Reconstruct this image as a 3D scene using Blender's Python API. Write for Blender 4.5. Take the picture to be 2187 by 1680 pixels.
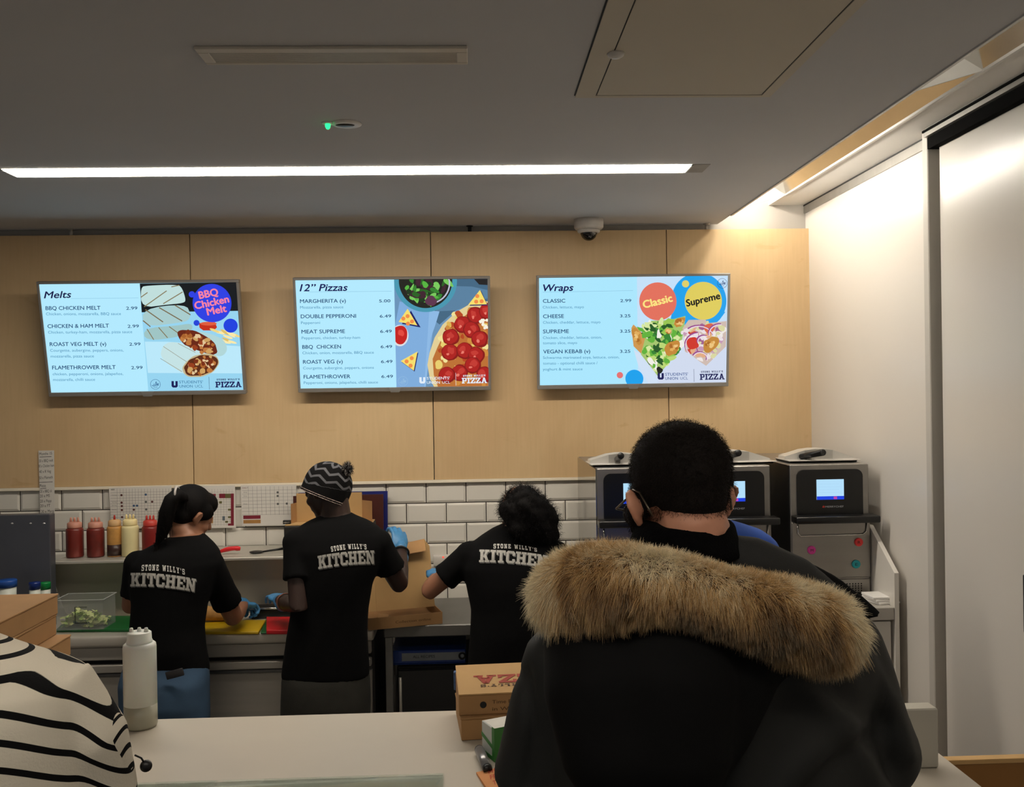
import bpy, bmesh, math, random
import numpy as np
from mathutils import Vector, Matrix
from mathutils.bvhtree import BVHTree
for _o in list(bpy.data.objects): bpy.data.objects.remove(_o)
random.seed(7); RNG = np.random.default_rng(7)
SC = bpy.context.scene; COL = SC.collection
# ------------------------------------------------------------------ camera
F = 2000.0; CX, CY = 1093.5, 840.0; CAM = np.array([0., 0., 2.0])
_y, _p, _r = math.radians(2.212), math.radians(-0.2715), math.radians(0.90)
_fw = np.array([math.sin(_y)*math.cos(_p), math.cos(_y)*math.cos(_p), math.sin(_p)])
_rt0 = np.array([math.cos(_y), -math.sin(_y), 0.]); _dn0 = -np.cross(_rt0, _fw)
RT = math.cos(_r)*_rt0 + math.sin(_r)*_dn0; DN = -math.sin(_r)*_rt0 + math.cos(_r)*_dn0
cd = bpy.data.cameras.new('camera'); cam = bpy.data.objects.new('camera', cd); COL.objects.link(cam)
cd.sensor_fit = 'HORIZONTAL'; cd.sensor_width = 36; cd.lens = 36*F/2187; cd.clip_start = .05
_m = Matrix.Identity(4)
for i in range(3):
    _m[i][0] = RT[i]; _m[i][1] = -DN[i]; _m[i][2] = -_fw[i]; _m[i][3] = CAM[i]
cam.matrix_world = _m; SC.camera = cam
# ------------------------------------------------------------------ light of the room, exposure
SC.view_settings.view_transform = 'Standard'; SC.view_settings.look = 'None'
SC.view_settings.gamma = 1; SC.view_settings.exposure = 0.0; SC.view_settings.use_curve_mapping = False
W = bpy.data.worlds.new('world'); SC.world = W; W.use_nodes = True
W.node_tree.nodes['Background'].inputs[0].default_value = (1.0, .97, .93, 1)
W.node_tree.nodes['Background'].inputs[1].default_value = 0.18
STRIP_E, COVE_E, SCREEN_E = 45.0, 125.0, 1.0

def ray(px, py): return RT*(px-CX)/F + DN*(py-CY)/F + _fw
def at(px, py, Y):
    d = ray(px, py); return CAM + d*(Y/d[1])
def on_z(px, py, z):
    d = ray(px, py); return CAM + d*((z-2.0)/d[2])
def on_x(px, py, x):
    d = ray(px, py); return CAM + d*(x/d[0])
def lin(c):
    o = []
    for v in c:
        v /= 255.
        o.append(v/12.92 if v <= .04045 else ((v+.055)/1.055)**2.4)
    return o
# ------------------------------------------------------------------ materials
MATS = {}
def _new(name):
    m = bpy.data.materials.new(name); m.use_nodes = True
    return m, m.node_tree, m.node_tree.nodes['Principled BSDF']
def pm(name, col, rough=.5, metal=0., var=.12, scale=12., bump=0., bscale=None, stretch=(1, 1, 1), spec=.5, trans=0., sheen=0., sss=0., coat=0., alpha=1.):
    """a procedural surface: noise-varied base colour (sRGB 0-255) with an optional bump"""
    if name in MATS: return MATS[name]
    m, nt, b = _new(name); c = lin(col)
    tc = nt.nodes.new('ShaderNodeTexCoord'); mp = nt.nodes.new('ShaderNodeMapping'); nz = nt.nodes.new('ShaderNodeTexNoise')
    mp.inputs['Scale'].default_value = stretch; nz.inputs['Scale'].default_value = scale; nz.inputs['Detail'].default_value = 4
    nt.links.new(tc.outputs['Object'], mp.inputs[0]); nt.links.new(mp.outputs[0], nz.inputs['Vector'])
    rp = nt.nodes.new('ShaderNodeValToRGB'); e = rp.color_ramp.elements
    e[0].position = .3; e[1].position = .7
    e[0].color = [v*(1-var) for v in c]+[1]; e[1].color = [min(1, v*(1+var)) for v in c]+[1]
    nt.links.new(nz.outputs['Fac'], rp.inputs[0]); nt.links.new(rp.outputs[0], b.inputs['Base Color'])
    b.inputs['Roughness'].default_value = rough; b.inputs['Metallic'].default_value = metal
    b.inputs['Specular IOR Level'].default_value = spec; b.inputs['Transmission Weight'].default_value = trans
    b.inputs['Sheen Weight'].default_value = sheen; b.inputs['Subsurface Weight'].default_value = sss
    b.inputs['Subsurface Radius'].default_value = (.01, .004, .002); b.inputs['Coat Weight'].default_value = coat
    b.inputs['Alpha'].default_value = alpha
    if bump:
        n2 = nt.nodes.new('ShaderNodeTexNoise'); n2.inputs['Scale'].default_value = bscale or scale*4; n2.inputs['Detail'].default_value = 3
        nt.links.new(mp.outputs[0], n2.inputs['Vector'])
        bp = nt.nodes.new('ShaderNodeBump'); bp.inputs['Strength'].default_value = bump; bp.inputs['Distance'].default_value = .004
        nt.links.new(n2.outputs['Fac'], bp.inputs['Height']); nt.links.new(bp.outputs[0], b.inputs['Normal'])
    MATS[name] = m; return m
def em(col, s=1.0, name=None):
    """something that gives off light: a lamp or a lit display element"""
    key = 'lit_%s_%02x%02x%02x_%g' % (name or 'display', *[int(v) for v in col], s)
    if key in MATS: return MATS[key]
    m, nt, b = _new(key); b.inputs['Base Color'].default_value = (0.01, .01, .01, 1); b.inputs['Roughness'].default_value = .35
    b.inputs['Specular IOR Level'].default_value = .2
    b.inputs['Emission Color'].default_value = lin(col)+[1]; b.inputs['Emission Strength'].default_value = s
    MATS[key] = m; return m
def striped(name, ca, cb, period, duty, rough=.9, soft=.03):
    m, nt, b = _new(name)
    a = nt.nodes.new('ShaderNodeAttribute'); a.attribute_name = 'stripe'
    d = nt.nodes.new('ShaderNodeMath'); d.operation = 'DIVIDE'; d.inputs[1].default_value = period
    fr = nt.nodes.new('ShaderNodeMath'); fr.operation = 'FRACT'
    rp = nt.nodes.new('ShaderNodeValToRGB'); e = rp.color_ramp.elements
    e[0].position = 0; e[0].color = lin(ca)+[1]; e[1].position = soft; e[1].color = lin(cb)+[1]
    q = e.new(duty); q.color = lin(cb)+[1]; q = e.new(duty+soft); q.color = lin(ca)+[1]
    nt.links.new(a.outputs['Fac'], d.inputs[0]); nt.links.new(d.outputs[0], fr.inputs[0]); nt.links.new(fr.outputs[0], rp.inputs[0])
    nt.links.new(rp.outputs[0], b.inputs['Base Color']); b.inputs['Roughness'].default_value = rough; b.inputs['Specular IOR Level'].default_value = .2
    tc = nt.nodes.new('ShaderNodeTexCoord'); n2 = nt.nodes.new('ShaderNodeTexNoise'); n2.inputs['Scale'].default_value = 350
    nt.links.new(tc.outputs['Object'], n2.inputs['Vector'])
    bp = nt.nodes.new('ShaderNodeBump'); bp.inputs['Strength'].default_value = .25; bp.inputs['Distance'].default_value = .002
    nt.links.new(n2.outputs['Fac'], bp.inputs['Height']); nt.links.new(bp.outputs[0], b.inputs['Normal'])
    return m
def plywood(name):
    m, nt, b = _new(name)
    tc = nt.nodes.new('ShaderNodeTexCoord'); oi = nt.nodes.new('ShaderNodeObjectInfo')
    ad = nt.nodes.new('ShaderNodeVectorMath'); ad.operation = 'ADD'
    cm = nt.nodes.new('ShaderNodeCombineXYZ'); ml = nt.nodes.new('ShaderNodeMath'); ml.operation = 'MULTIPLY'; ml.inputs[1].default_value = 40
    nt.links.new(oi.outputs['Random'], ml.inputs[0]); nt.links.new(ml.outputs[0], cm.inputs[0]); nt.links.new(ml.outputs[0], cm.inputs[2])
    nt.links.new(tc.outputs['Object'], ad.inputs[0]); nt.links.new(cm.outputs[0], ad.inputs[1])
    def nz(scale, st, det=5, dist=0.):
        mp = nt.nodes.new('ShaderNodeMapping'); mp.inputs['Scale'].default_value = st
        n = nt.nodes.new('ShaderNodeTexNoise'); n.inputs['Scale'].default_value = scale; n.inputs['Detail'].default_value = det; n.inputs['Distortion'].default_value = dist
        nt.links.new(ad.outputs[0], mp.inputs[0]); nt.links.new(mp.outputs[0], n.inputs['Vector']); return n
    big = nz(1.6, (1, 1, .8), 4, .8); grain = nz(70, (1, 1, .06), 4); blot = nz(7, (.7, 1, 1.6), 5, 1.2)
    r1 = nt.nodes.new('ShaderNodeValToRGB'); e = r1.color_ramp.elements
    e[0].position = .3; e[0].color = lin((203, 172, 129))+[1]; e[1].position = .75; e[1].color = lin((215, 187, 144))+[1]
    nt.links.new(big.outputs['Fac'], r1.inputs[0])
    r2 = nt.nodes.new('ShaderNodeValToRGB'); e = r2.color_ramp.elements
    e[0].position = .3; e[0].color = (.96, .955, .945, 1); e[1].position = .7; e[1].color = (1.02, 1.02, 1.02, 1)
    nt.links.new(grain.outputs['Fac'], r2.inputs[0])
    r3 = nt.nodes.new('ShaderNodeValToRGB'); e = r3.color_ramp.elements
    e[0].position = .66; e[0].color = (1, 1, 1, 1); e[1].position = .8; e[1].color = (.86, .8, .72, 1)
    nt.links.new(blot.outputs['Fac'], r3.inputs[0])
    prev = r1.outputs[0]
    for r in (r2, r3):
        mx = nt.nodes.new('ShaderNodeMix'); mx.data_type = 'RGBA'; mx.blend_type = 'MULTIPLY'; mx.inputs[0].default_value = 1
        nt.links.new(prev, mx.inputs[6]); nt.links.new(r.outputs[0], mx.inputs[7]); prev = mx.outputs[2]
    nt.links.new(prev, b.inputs['Base Color']); b.inputs['Roughness'].default_value = .42; b.inputs['Specular IOR Level'].default_value = .35
    MATS[name] = m; return m
def hairmat(name, rough=.55, mult=1.):
    m, nt, b = _new(name)
    a = nt.nodes.new('ShaderNodeAttribute'); a.attribute_name = 'tint'
    nt.links.new(a.outputs['Color'], b.inputs['Base Color']); b.inputs['Roughness'].default_value = rough; b.inputs['Specular IOR Level'].default_value = .12
    return m
# ------------------------------------------------------------------ mesh builder
class MB:
    def __init__(s): s.v = []; s.f = []; s.m = []; s.s = []; s.n = 0
    def add(s, v, f, mat=0, smooth=False):
        k = s.n; v = [tuple(map(float, p)) for p in v]; s.v += v; s.n += len(v)
        s.f += [tuple(k+i for i in q) for q in f]; s.m += [mat]*len(f); s.s += [smooth]*len(f); return s
    def bm(s, b, mat=0, smooth=False):
        b.verts.index_update(); s.add([v.co for v in b.verts], [[v.index for v in q.verts] for q in b.faces], mat, smooth); b.free(); return s
    def box(s, a, b, mat=0, bev=0., seg=1, M=None):
        x0, y0, z0 = a; x1, y1, z1 = b
        B = bmesh.new(); bmesh.ops.create_cube(B, size=1)
        for v in B.verts: v.co = Vector(((x0+x1)/2+v.co.x*(x1-x0), (y0+y1)/2+v.co.y*(y1-y0), (z0+z1)/2+v.co.z*(z1-z0)))
        if bev: bmesh.ops.bevel(B, geom=list(B.edges), offset=bev, segments=seg, profile=.5, affect='EDGES')
        if M: bmesh.ops.transform(B, matrix=M, verts=B.verts)
        return s.bm(B, mat, seg > 1)
    def tube(s, pts, rad, n=12, mat=0, caps=True, flat=1., smooth=True):
        v, f = tube(pts, rad, n, caps, flat); return s.add(v, f, mat, smooth)
    def lathe(s, prof, n=32, o=(0, 0, 0), mat=0, smooth=True):
        v = []; f = []; k = len(prof)
        for i in range(n):
            a = 2*math.pi*i/n
            for r, z in prof: v.append((o[0]+r*math.cos(a), o[1]+r*math.sin(a), o[2]+z))
        for i in range(n):
            j = (i+1) % n
            for q in range(k-1): f.append((i*k+q, j*k+q, j*k+q+1, i*k+q+1))
        if prof[0][0] > 1e-5: f.append(tuple(i*k for i in reversed(range(n))))
        if prof[-1][0] > 1e-5: f.append(tuple(i*k+k-1 for i in range(n)))
        return s.add(v, f, mat, smooth)
    def prism(s, poly, d, mat=0):
        """closed polygon of 3-D points swept by vector d"""
        n = len(poly); p = [Vector(q) for q in poly]; d = Vector(d)
        return s.add(p+[q+d for q in p], [tuple(range(n)), tuple(reversed(range(n, 2*n)))]+[(i, n+i, n+(i+1) % n, (i+1) % n) for i in range(n)], mat)
def tube(pts, rad, n=12, caps=True, flat=1.):
    P = [Vector(p) for p in pts]; k = len(P)
    R = list(rad) if hasattr(rad, '__len__') else [rad]*k
    v = []; f = []; up = None
    for i in range(k):
        t = (P[min(i+1, k-1)]-P[max(i-1, 0)]).normalized()
        if up is None:
            up = Vector((0, 0, 1)) if abs(t.z) < .9 else Vector((0, 1, 0))
        x = t.cross(up); x = x.normalized() if x.length > 1e-6 else t.orthogonal().normalized()
        y = x.cross(t).normalized(); up = y
        for q in range(n):
            a = 2*math.pi*q/n; v.append(P[i]+x*(R[i]*math.cos(a))+y*(R[i]*flat*math.sin(a)))
    for i in range(k-1):
        for q in range(n): f.append((i*n+q, i*n+(q+1) % n, (i+1)*n+(q+1) % n, (i+1)*n+q))
    if caps: f.append(tuple(reversed(range(n)))); f.append(tuple(range((k-1)*n, k*n)))
    return v, f
def limb(pts, rad, n=14):
    """tube with rounded ends"""
    P = [Vector(p) for p in pts]; R = list(rad)
    a = (P[0]-P[1]).normalized(); b = (P[-1]-P[-2]).normalized()
    pre = [(P[0]+a*R[0]*math.sin(t), R[0]*max(.02, math.cos(t))) for t in (1.5, 1.1, .6)]
    post = [(P[-1]+b*R[-1]*math.sin(t), R[-1]*max(.02, math.cos(t))) for t in (.6, 1.1, 1.5)]
    return tube([p for p, _ in pre]+P+[p for p, _ in post], [r for _, r in pre]+R+[r for _, r in post], n)
def ell(c, r, M=None, nu=20, nv=12):
    v = [(0, 0, 1)]; f = []
    for j in range(1, nv):
        t = math.pi*j/nv
        for i in range(nu):
            a = 2*math.pi*i/nu; v.append((math.sin(t)*math.cos(a), math.sin(t)*math.sin(a), math.cos(t)))
    v.append((0, 0, -1)); L = len(v)-1
    for i in range(nu): f.append((0, 1+i, 1+(i+1) % nu)); f.append((L, L-nu+(i+1) % nu, L-nu+i))
    for j in range(nv-2):
        for i in range(nu): f.append((1+j*nu+i, 1+(j+1)*nu+i, 1+(j+1)*nu+(i+1) % nu, 1+j*nu+(i+1) % nu))
    c = Vector(c); out = []
    for p in v:
        q = Vector((p[0]*r[0], p[1]*r[1], p[2]*r[2]))
        if M: q = M @ q
        out.append(q+c)
    return out, f
def loft(secs, n=36, ex=2.4, yaw=0.):
    """secs: (cx,cy,z,rx,ry); horizontal super-ellipse slices"""
    v = []; f = []; k = len(secs); c0, s0 = math.cos(yaw), math.sin(yaw)
    for (cx, cy, z, rx, ry) in secs:
        for i in range(n):
            a = 2*math.pi*i/n; c, s_ = math.cos(a), math.sin(a)
            x = rx*math.copysign(abs(c)**(2/ex), c); y = ry*math.copysign(abs(s_)**(2/ex), s_)
            v.append(Vector((cx+c0*x-s0*y, cy+s0*x+c0*y, z)))
    for j in range(k-1):
        for i in range(n): f.append((j*n+i, j*n+(i+1) % n, (j+1)*n+(i+1) % n, (j+1)*n+i))
    f.append(tuple(reversed(range(n)))); f.append(tuple(range((k-1)*n, k*n)))
    return v, f
def xf(part, M): return [M @ Vector(p) for p in part[0]], part[1]
def blend(parts, voxel=.008, smooth=4, fac=.5):
    """join closed shells into ONE continuous surface"""
    b = MB()
    for v, f in parts: b.add(v, f)
    me = bpy.data.meshes.new('tmp'); me.from_pydata(b.v, [], b.f); o = bpy.data.objects.new('tmp', me); COL.objects.link(o)
    m = o.modifiers.new('r', 'REMESH'); m.mode = 'VOXEL'; m.voxel_size = voxel
    m = o.modifiers.new('s', 'SMOOTH'); m.iterations = smooth; m.factor = fac
    dg = bpy.context.evaluated_depsgraph_get(); e = o.evaluated_get(dg); r = e.to_mesh()
    v = np.empty(len(r.vertices)*3, 'f'); r.vertices.foreach_get('co', v); v = v.reshape(-1, 3).astype(float)
    f = [tuple(p.vertices) for p in r.polygons]; e.to_mesh_clear()
    bpy.data.objects.remove(o); bpy.data.meshes.remove(me); return v, f
def vnormals(v, f):
    v = np.asarray(v); n = np.zeros_like(v); q = np.array([t if len(t) == 4 else (t[0], t[1], t[2], t[2]) for t in f])
    c = np.cross(v[q[:, 2]]-v[q[:, 0]], v[q[:, 3]]-v[q[:, 1]])
    for k in range(4): np.add.at(n, q[:, k], c)
    return n/np.maximum(1e-9, np.linalg.norm(n, axis=1, keepdims=True))
def folds(v, f, amp, k, seed=0, aniso=(1, 1, 1)):
    """soft cloth folds along the normals"""
    r = np.random.default_rng(seed); v = np.asarray(v); n = vnormals(v, f); d = np.zeros(len(v)); p = v*np.array(aniso)
    for i in range(7):
        w = r.normal(size=3); w = w/np.linalg.norm(w)*k*r.uniform(.5, 1.8); ph = r.uniform(0, 6.28)
        w2 = r.normal(size=3)*k*.4
        d += np.sin(p@w+ph+1.5*np.sin(p@w2))
    return v+n*(d/7*amp)[:, None]
# ------------------------------------------------------------------ objects
def tag(o, label=None, cat=None, group=None, kind=None):
    if label: o['label'] = label
    if cat: o['category'] = cat
    if group: o['group'] = group
    if kind: o['kind'] = kind
    return o
def thing(name, label, cat, loc=(0, 0, 0), rot=None, group=None):
    o = bpy.data.objects.new(name, None); o.empty_display_size = .05; COL.objects.link(o)
    M = Matrix.Translation(Vector(loc))
    if rot is not None: M = M @ (rot.to_4x4() if isinstance(rot, Matrix) else Matrix.Rotation(rot, 4, 'Z'))
    o.matrix_world = M; o['_m'] = [x for r in M for x in r]
    return tag(o, label, cat, group)
def wm(o):
    M = Matrix.Identity(4)
    while o:
        if '_m' in o.keys():
            a = list(o['_m']); M = Matrix([a[i*4:i*4+4] for i in range(4)]) @ M
        o = o.parent
    return M
def obj(name, b, mats, parent=None, world=False, label=None, attrs=None):
    """one mesh object; world=True: the builder's coordinates are world coordinates"""
    if not isinstance(b, MB):
        q = MB(); q.add(b[0], b[1], 0, True); b = q
    me = bpy.data.meshes.new(name); vs = b.v
    if world and parent is not None:
        I = wm(parent).inverted(); vs = [tuple(I @ Vector(p)) for p in vs]
    me.from_pydata(vs, [], b.f)
    for m in (mats if isinstance(mats, (list, tuple)) else [mats]): me.materials.append(m)
    me.polygons.foreach_set('material_index', b.m); me.polygons.foreach_set('use_smooth', b.s)
    if attrs:
        for k, a in attrs.items(): me.attributes.new(k, 'FLOAT', 'POINT').data.foreach_set('value', np.asarray(a, 'f'))
    me.update(); o = bpy.data.objects.new(name, me); COL.objects.link(o)
    if parent is not None: o.parent = parent
    if label: o['label'] = label
    return o
def dup(root, loc, label=None, rz=None):
    def cp(o, par):
        c = o.copy(); COL.objects.link(c); c.parent = par
        for ch in o.children: cp(ch, c)
        return c
    r = cp(root, None); r.location = loc
    if rz is not None: r.rotation_euler = (0, 0, rz)
    if label: r['label'] = label
    return r
def struct(name, b, mats): return tag(obj(name, b, mats), kind='structure')
def strands(name, pts, rad, tint, mat, parent=None):
    """pts (N,K,3) world; rad (K,) ; tint (N,K,3)"""
    N, K, _ = pts.shape; hc = bpy.data.hair_curves.new(name); hc.add_curves([K]*N)
    if parent is not None:
        I = np.array(wm(parent).inverted()); pts = pts@I[:3, :3].T+I[:3, 3]
    hc.position_data.foreach_set('vector', np.ascontiguousarray(pts, 'f').ravel())
    hc.attributes.new('radius', 'FLOAT', 'POINT').data.foreach_set('value', np.tile(np.asarray(rad, 'f'), N))
    t = np.ones((N, K, 4), 'f'); t[..., :3] = tint; hc.attributes.new('tint', 'FLOAT_COLOR', 'POINT').data.foreach_set('color', t.ravel())
    hc.materials.append(mat); o = bpy.data.objects.new(name, hc); COL.objects.link(o)
    if parent is not None: o.parent = parent
    return o
# ------------------------------------------------------------------ lettering
_TX = {}
def text_mesh(s, bold=0., shear=0.):
    k = (s, bold, shear)
    if k not in _TX:
        c = bpy.data.curves.new('t', 'FONT'); c.body = s; c.offset = bold; c.shear = shear; c.resolution_u = 3; c.fill_mode = 'FRONT'; c.dimensions = '2D'
        o = bpy.data.objects.new('t', c); me = bpy.data.meshes.new_from_object(o); me.calc_loop_triangles()
        v = np.array([p.co[:2] for p in me.vertices]) if len(me.vertices) else np.zeros((1, 2))
        f = [tuple(t.vertices) for t in me.loop_triangles]
        bpy.data.objects.remove(o); bpy.data.curves.remove(c); bpy.data.meshes.remove(me)
        v[:, 0] -= v[:, 0].min(); _TX[k] = (v, f)
    return _TX[k]
def _R(a, b, c, d): return [(a, b), (c, b), (c, d), (a, d)]
def _Q(x0, y0, x1, y1, t): return [(x0, y0), (x0+t, y0), (x1+t, y1), (x1, y1)]
_o = [(.14, 0), (.66, 0), (.8, .16), (.8, .84), (.66, 1), (.14, 1), (0, .84), (0, .16)]
_oi = [(.24, .2), (.56, .2), (.56, .25), (.56, .75), (.56, .8), (.24, .8), (.24, .75), (.24, .25)]
_ring = [[_o[i], _o[(i+1) % 8], _oi[(i+1) % 8], _oi[i]] for i in range(8)]
SLAB = {'I': (.5, [_R(.13, 0, .37, 1), _R(0, 0, .5, .17), _R(0, .83, .5, 1)]),
 'T': (.8, [_R(.28, 0, .52, 1), _R(.15, 0, .65, .17), _R(0, .8, .8, 1), _R(0, .62, .15, .8), _R(.65, .62, .8, .8)]),
 'K': (.92, [_R(.1, 0, .34, 1), _R(0, 0, .44, .17), _R(0, .83, .44, 1), _Q(.3, .4, .58, .9, .22), _Q(.6, .1, .38, .6, .24), _R(.5, 0, .92, .17), _R(.48, .83, .9, 1)]),
 'C': (.8, [q for i, q in enumerate(_ring) if i != 2]+[_R(.56, .16, .8, .36), _R(.56, .62, .8, .84)]),
 'O': (.8, _ring),
 'H': (.95, [_R(.1, 0, .34, 1), _R(.61, 0, .85, 1), _R(.34, .42, .61, .6), _R(0, 0, .44, .17), _R(.51, 0, .95, .17), _R(0, .83, .44, 1), _R(.51, .83, .95, 1)]),
 'E': (.8, [_R(.1, 0, .34, 1), _R(0, 0, .8, .18), _R(0, .82, .8, 1), _R(.34, .42, .6, .58), _R(.64, .18, .8, .36), _R(.64, .64, .8, .82)]),
 'N': (.95, [_R(.1, 0, .3, 1), _R(.65, 0, .85, 1), _Q(.6, 0, .1, 1, .25), _R(0, 0, .42, .17), _R(0, .83, .32, 1), _R(.53, .83, .95, 1)]),
 'S': (.78, [_R(.1, .82, .7, 1), _R(0, .55, .22, .9), _R(.08, .42, .7, .6), _R(.56, .1, .78, .48), _R(.08, 0, .7, .18), _R(.6, .68, .78, 1), _R(0, 0, .18, .3)]),
 'W': (1.2, [_Q(.24, 0, .08, 1, .2), _Q(.28, 0, .5, .9, .2), _Q(.76, 0, .5, .9, .2), _Q(.78, 0, .92, 1, .2), _R(0, .85, .4, 1), _R(.8, .85, 1.2, 1)]),
 'L': (.75, [_R(.1, 0, .34, 1), _R(0, 0, .75, .18), _R(0, .83, .46, 1), _R(.59, .18, .75, .4)]),
 'Y': (.9, [_R(.33, 0, .57, .5), _Q(.33, .42, .04, 1, .24), _Q(.33, .42, .62, 1, .24), _R(.2, 0, .7, .16), _R(0, .84, .36, 1), _R(.54, .84, .9, 1)]),
 'P': (.8, [_R(.1, 0, .34, 1), _R(0, 0, .46, .17), _R(0, .83, .7, 1), _R(.34, .38, .7, .55), _R(.58, .46, .8, .92)]),
 'Z': (.8, [_R(0, .82, .8, 1), _R(0, 0, .8, .18), _Q(.02, .16, .5, .84, .28), _R(0, .62, .17, .82), _R(.63, .18, .8, .38)]),
 'A': (1., [_Q(.1, 0, .38, 1, .22), _Q(.68, 0, .4, 1, .22), _R(.3, .28, .7, .44), _R(0, 0, .42, .16), _R(.58, 0, 1, .16)]),
 "'": (.25, [_R(.04, .65, .22, 1)]), ' ': (.45, [])}
def slab(s, gap=.1):
    """polygons of a slab-serif word, x in 0..1, y in 0..1"""
    x = 0; out = []
    for ch in s:
        w, ps = SLAB[ch]; out += [[(x+a, b) for a, b in p] for p in ps]; x += w+gap
    return [[(a/(x-gap), b) for a, b in p] for p in out]
def on_surface(bvh, polys, quad, arch=0., sub=3, lift=.0015):
    """letter polygons mapped into a picture quad (TL,TR,BR,BL) and laid onto the cloth they are printed on"""
    TL, TR, BR, BL = [np.array(q, float) for q in quad]; b = MB()
    for p in polys:
        B = bmesh.new(); B.faces.new([B.verts.new((a, c, 0)) for a, c in p])
        bmesh.ops.triangulate(B, faces=B.faces[:]); bmesh.ops.subdivide_edges(B, edges=B.edges[:], cuts=sub, use_grid_fill=True)
        bmesh.ops.triangulate(B, faces=B.faces[:]); B.verts.index_update(); vs = []; ok = True
        for v in B.verts:
            u, w = v.co.x, v.co.y
            q = (TL*(1-u)+TR*u)*w+(BL*(1-u)+BR*u)*(1-w); q = q-np.array([0, arch*4*u*(1-u)])
            d = Vector(ray(*q)).normalized(); hit = bvh.ray_cast(Vector(CAM), d)
            if hit[0] is None: ok = False; break
            vs.append(hit[0]-d*lift)
        if ok: b.add(vs, [[v.index for v in f.verts] for f in B.faces])
        B.free()
    return b
# ================================================================== the room
D = 4.75                      # front face of the plywood
ZC, ZS = 2.831, 2.93          # main ceiling / higher strip along the right wall
XW, XE, XS = 1.733, 1.256, 1.53   # right wall, edge of the main ceiling, edge of the strip
white_paint = pm('grey_paint', (176, 171, 163), .8, var=.02, scale=3, bump=.02, bscale=120)
ceil_mat = pm('ceiling_paint', (194, 194, 196), .85, var=.02, scale=2, bump=.02, bscale=150)
glass_white = pm('back_painted_glass', (216, 211, 203), .28, var=.015, scale=1.5, spec=.5)
alu = pm('brushed_aluminium', (170, 168, 163), .38, .85, var=.06, scale=20, stretch=(1, 1, .05))
steel = pm('stainless_steel', (176, 171, 162), .42, .4, var=.08, scale=30, stretch=(.05, 1, 1), bump=.03, bscale=200)
steel_dark = pm('dull_steel', (112, 112, 112), .42, .8, var=.1, scale=18, stretch=(1, 1, .06))
black_plastic = pm('black_plastic', (14, 14, 15), .38, var=.2, scale=30)
black_matt = pm('black_rubber', (9, 9, 9), .7, var=.2, scale=40)
grout = pm('dark_grout', (38, 30, 26), .95, var=.2, scale=60)
floor_mat = pm('floor_vinyl', (96, 92, 88), .5, var=.1, scale=8)
b = MB().box((-6, -3.5, -.1), (XW+.1, 4.9, 0)); struct('floor', b, floor_mat)
b = MB().box((-6, -3.5, ZC), (XE, 4.78, 3.3)); struct('ceiling', b, ceil_mat)
b = MB().box((XS, -3.5, ZS), (XW+.1, 4.8, 3.3)).box((XE, -3.5, 3.12), (XS, 4.8, 3.3)); struct('ceiling_right', b, pm('soffit_paint', (236, 233, 227), .8, var=.01))
b = MB().box((-6, 4.8, 0), (XW+.1, 4.95, 3.3)); struct('wall_back', b, white_paint)
# right wall: glossy white sliding panels, a post and a black head track
b = MB().box((XW, -3.5, 0), (XW+.1, 4.8, ZS)); struct('wall_right', b, white_paint)
YP = on_x(2012, 800, XW)[1]
b = MB().box((XW-.012, YP+.03, 0), (XW, 4.795, ZS-.045)); struct('wall_panel_right', b, glass_white)
b = MB().box((XW-.02, YP+.03, ZS-.045), (XW, 4.795, ZS)).box((XW-.022, YP+.03, ZS-.008), (XW-.019, 4.795, ZS-.002), 1); struct('trim_1', b, [alu, black_matt])
b = MB().box((XW-.05, YP-.012, 0), (XW, YP+.03, ZS), 0, .003); struct('trim_2', b, pm('painted_post', (190, 186, 178), .5, var=.02))
XB = XW-.024
YB = YP-.05
b = MB().box((XB, -3.5, 0), (XB+.012, YB, ZS-.07)); struct('wall_sliding_panel', b, glass_white)
b = MB().box((XB-.045, -3.5, ZS-.028), (XW, YB+.03, ZS), 0).box((XB-.03, -3.5, ZS-.07), (XW, YB+.03, ZS-.028), 1).box((XB-.05, -3.5, ZS-.012), (XB-.044, YB+.03, ZS-.004), 1); struct('trim_3', b, [alu, pm('track_black', (6, 6, 6), .95, spec=.05)])
h0 = on_x(2189, 1290, XB-.035)
t = thing('door_pull', 'short black pull handle on white sliding panel, far right', 'handle', (XB, h0[1], h0[2]))
b = MB().box((-.035, -.012, -.09), (-.022, .012, .09), 0, .004, 2); obj('grip', b, black_plastic, t)
for z in (-.075, .055): obj('mount', MB().box((-.024, -.008, z), (0, .008, z+.02)), black_plastic, t)
# ---- light cove between the ceiling and the strip on the right
mirror = pm('polished_reflector', (205, 203, 198), .12, 1.0, var=.04, scale=9)
white_plate = pm('white_enamel', (228, 226, 220), .5, var=.01)
t = thing('cove_light', 'long recessed slot light with mirror reflector along the right wall', 'light', (1.40, 3.0, ZS))
v = [(XS+.004, -3.0, ZS-.002), (XS+.004, 4.53, ZS-.002), (XE+.02, 4.53, ZS+.15), (XE+.02, -3.0, ZS+.15)]
b = MB().prism(v, (0.004, 0, .006)); obj('reflector', b, mirror, t, True)
b = MB().box((XS-.004, -3.0, ZS-.006), (XS+.006, 4.53, ZS+.004)).box((XE-.001, -3., ZC-.004), (XE+.008, 4.53, ZC+.012)); obj('edge_profile', b, pm('pale_profile', (205, 203, 198), .35, .3, var=.02), t, True)
for ya in (4.53, 2.745):
    b = MB().prism([(XE+.006, ya, ZC+.02), (XS+.002, ya, ZS), (XS+.002, ya, ZS+.02), (XE+.02, ya, ZS+.16), (XE+.006, ya, ZS+.16)], (0, .01, 0)); obj('end_plate', b, white_plate, t, True)
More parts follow.
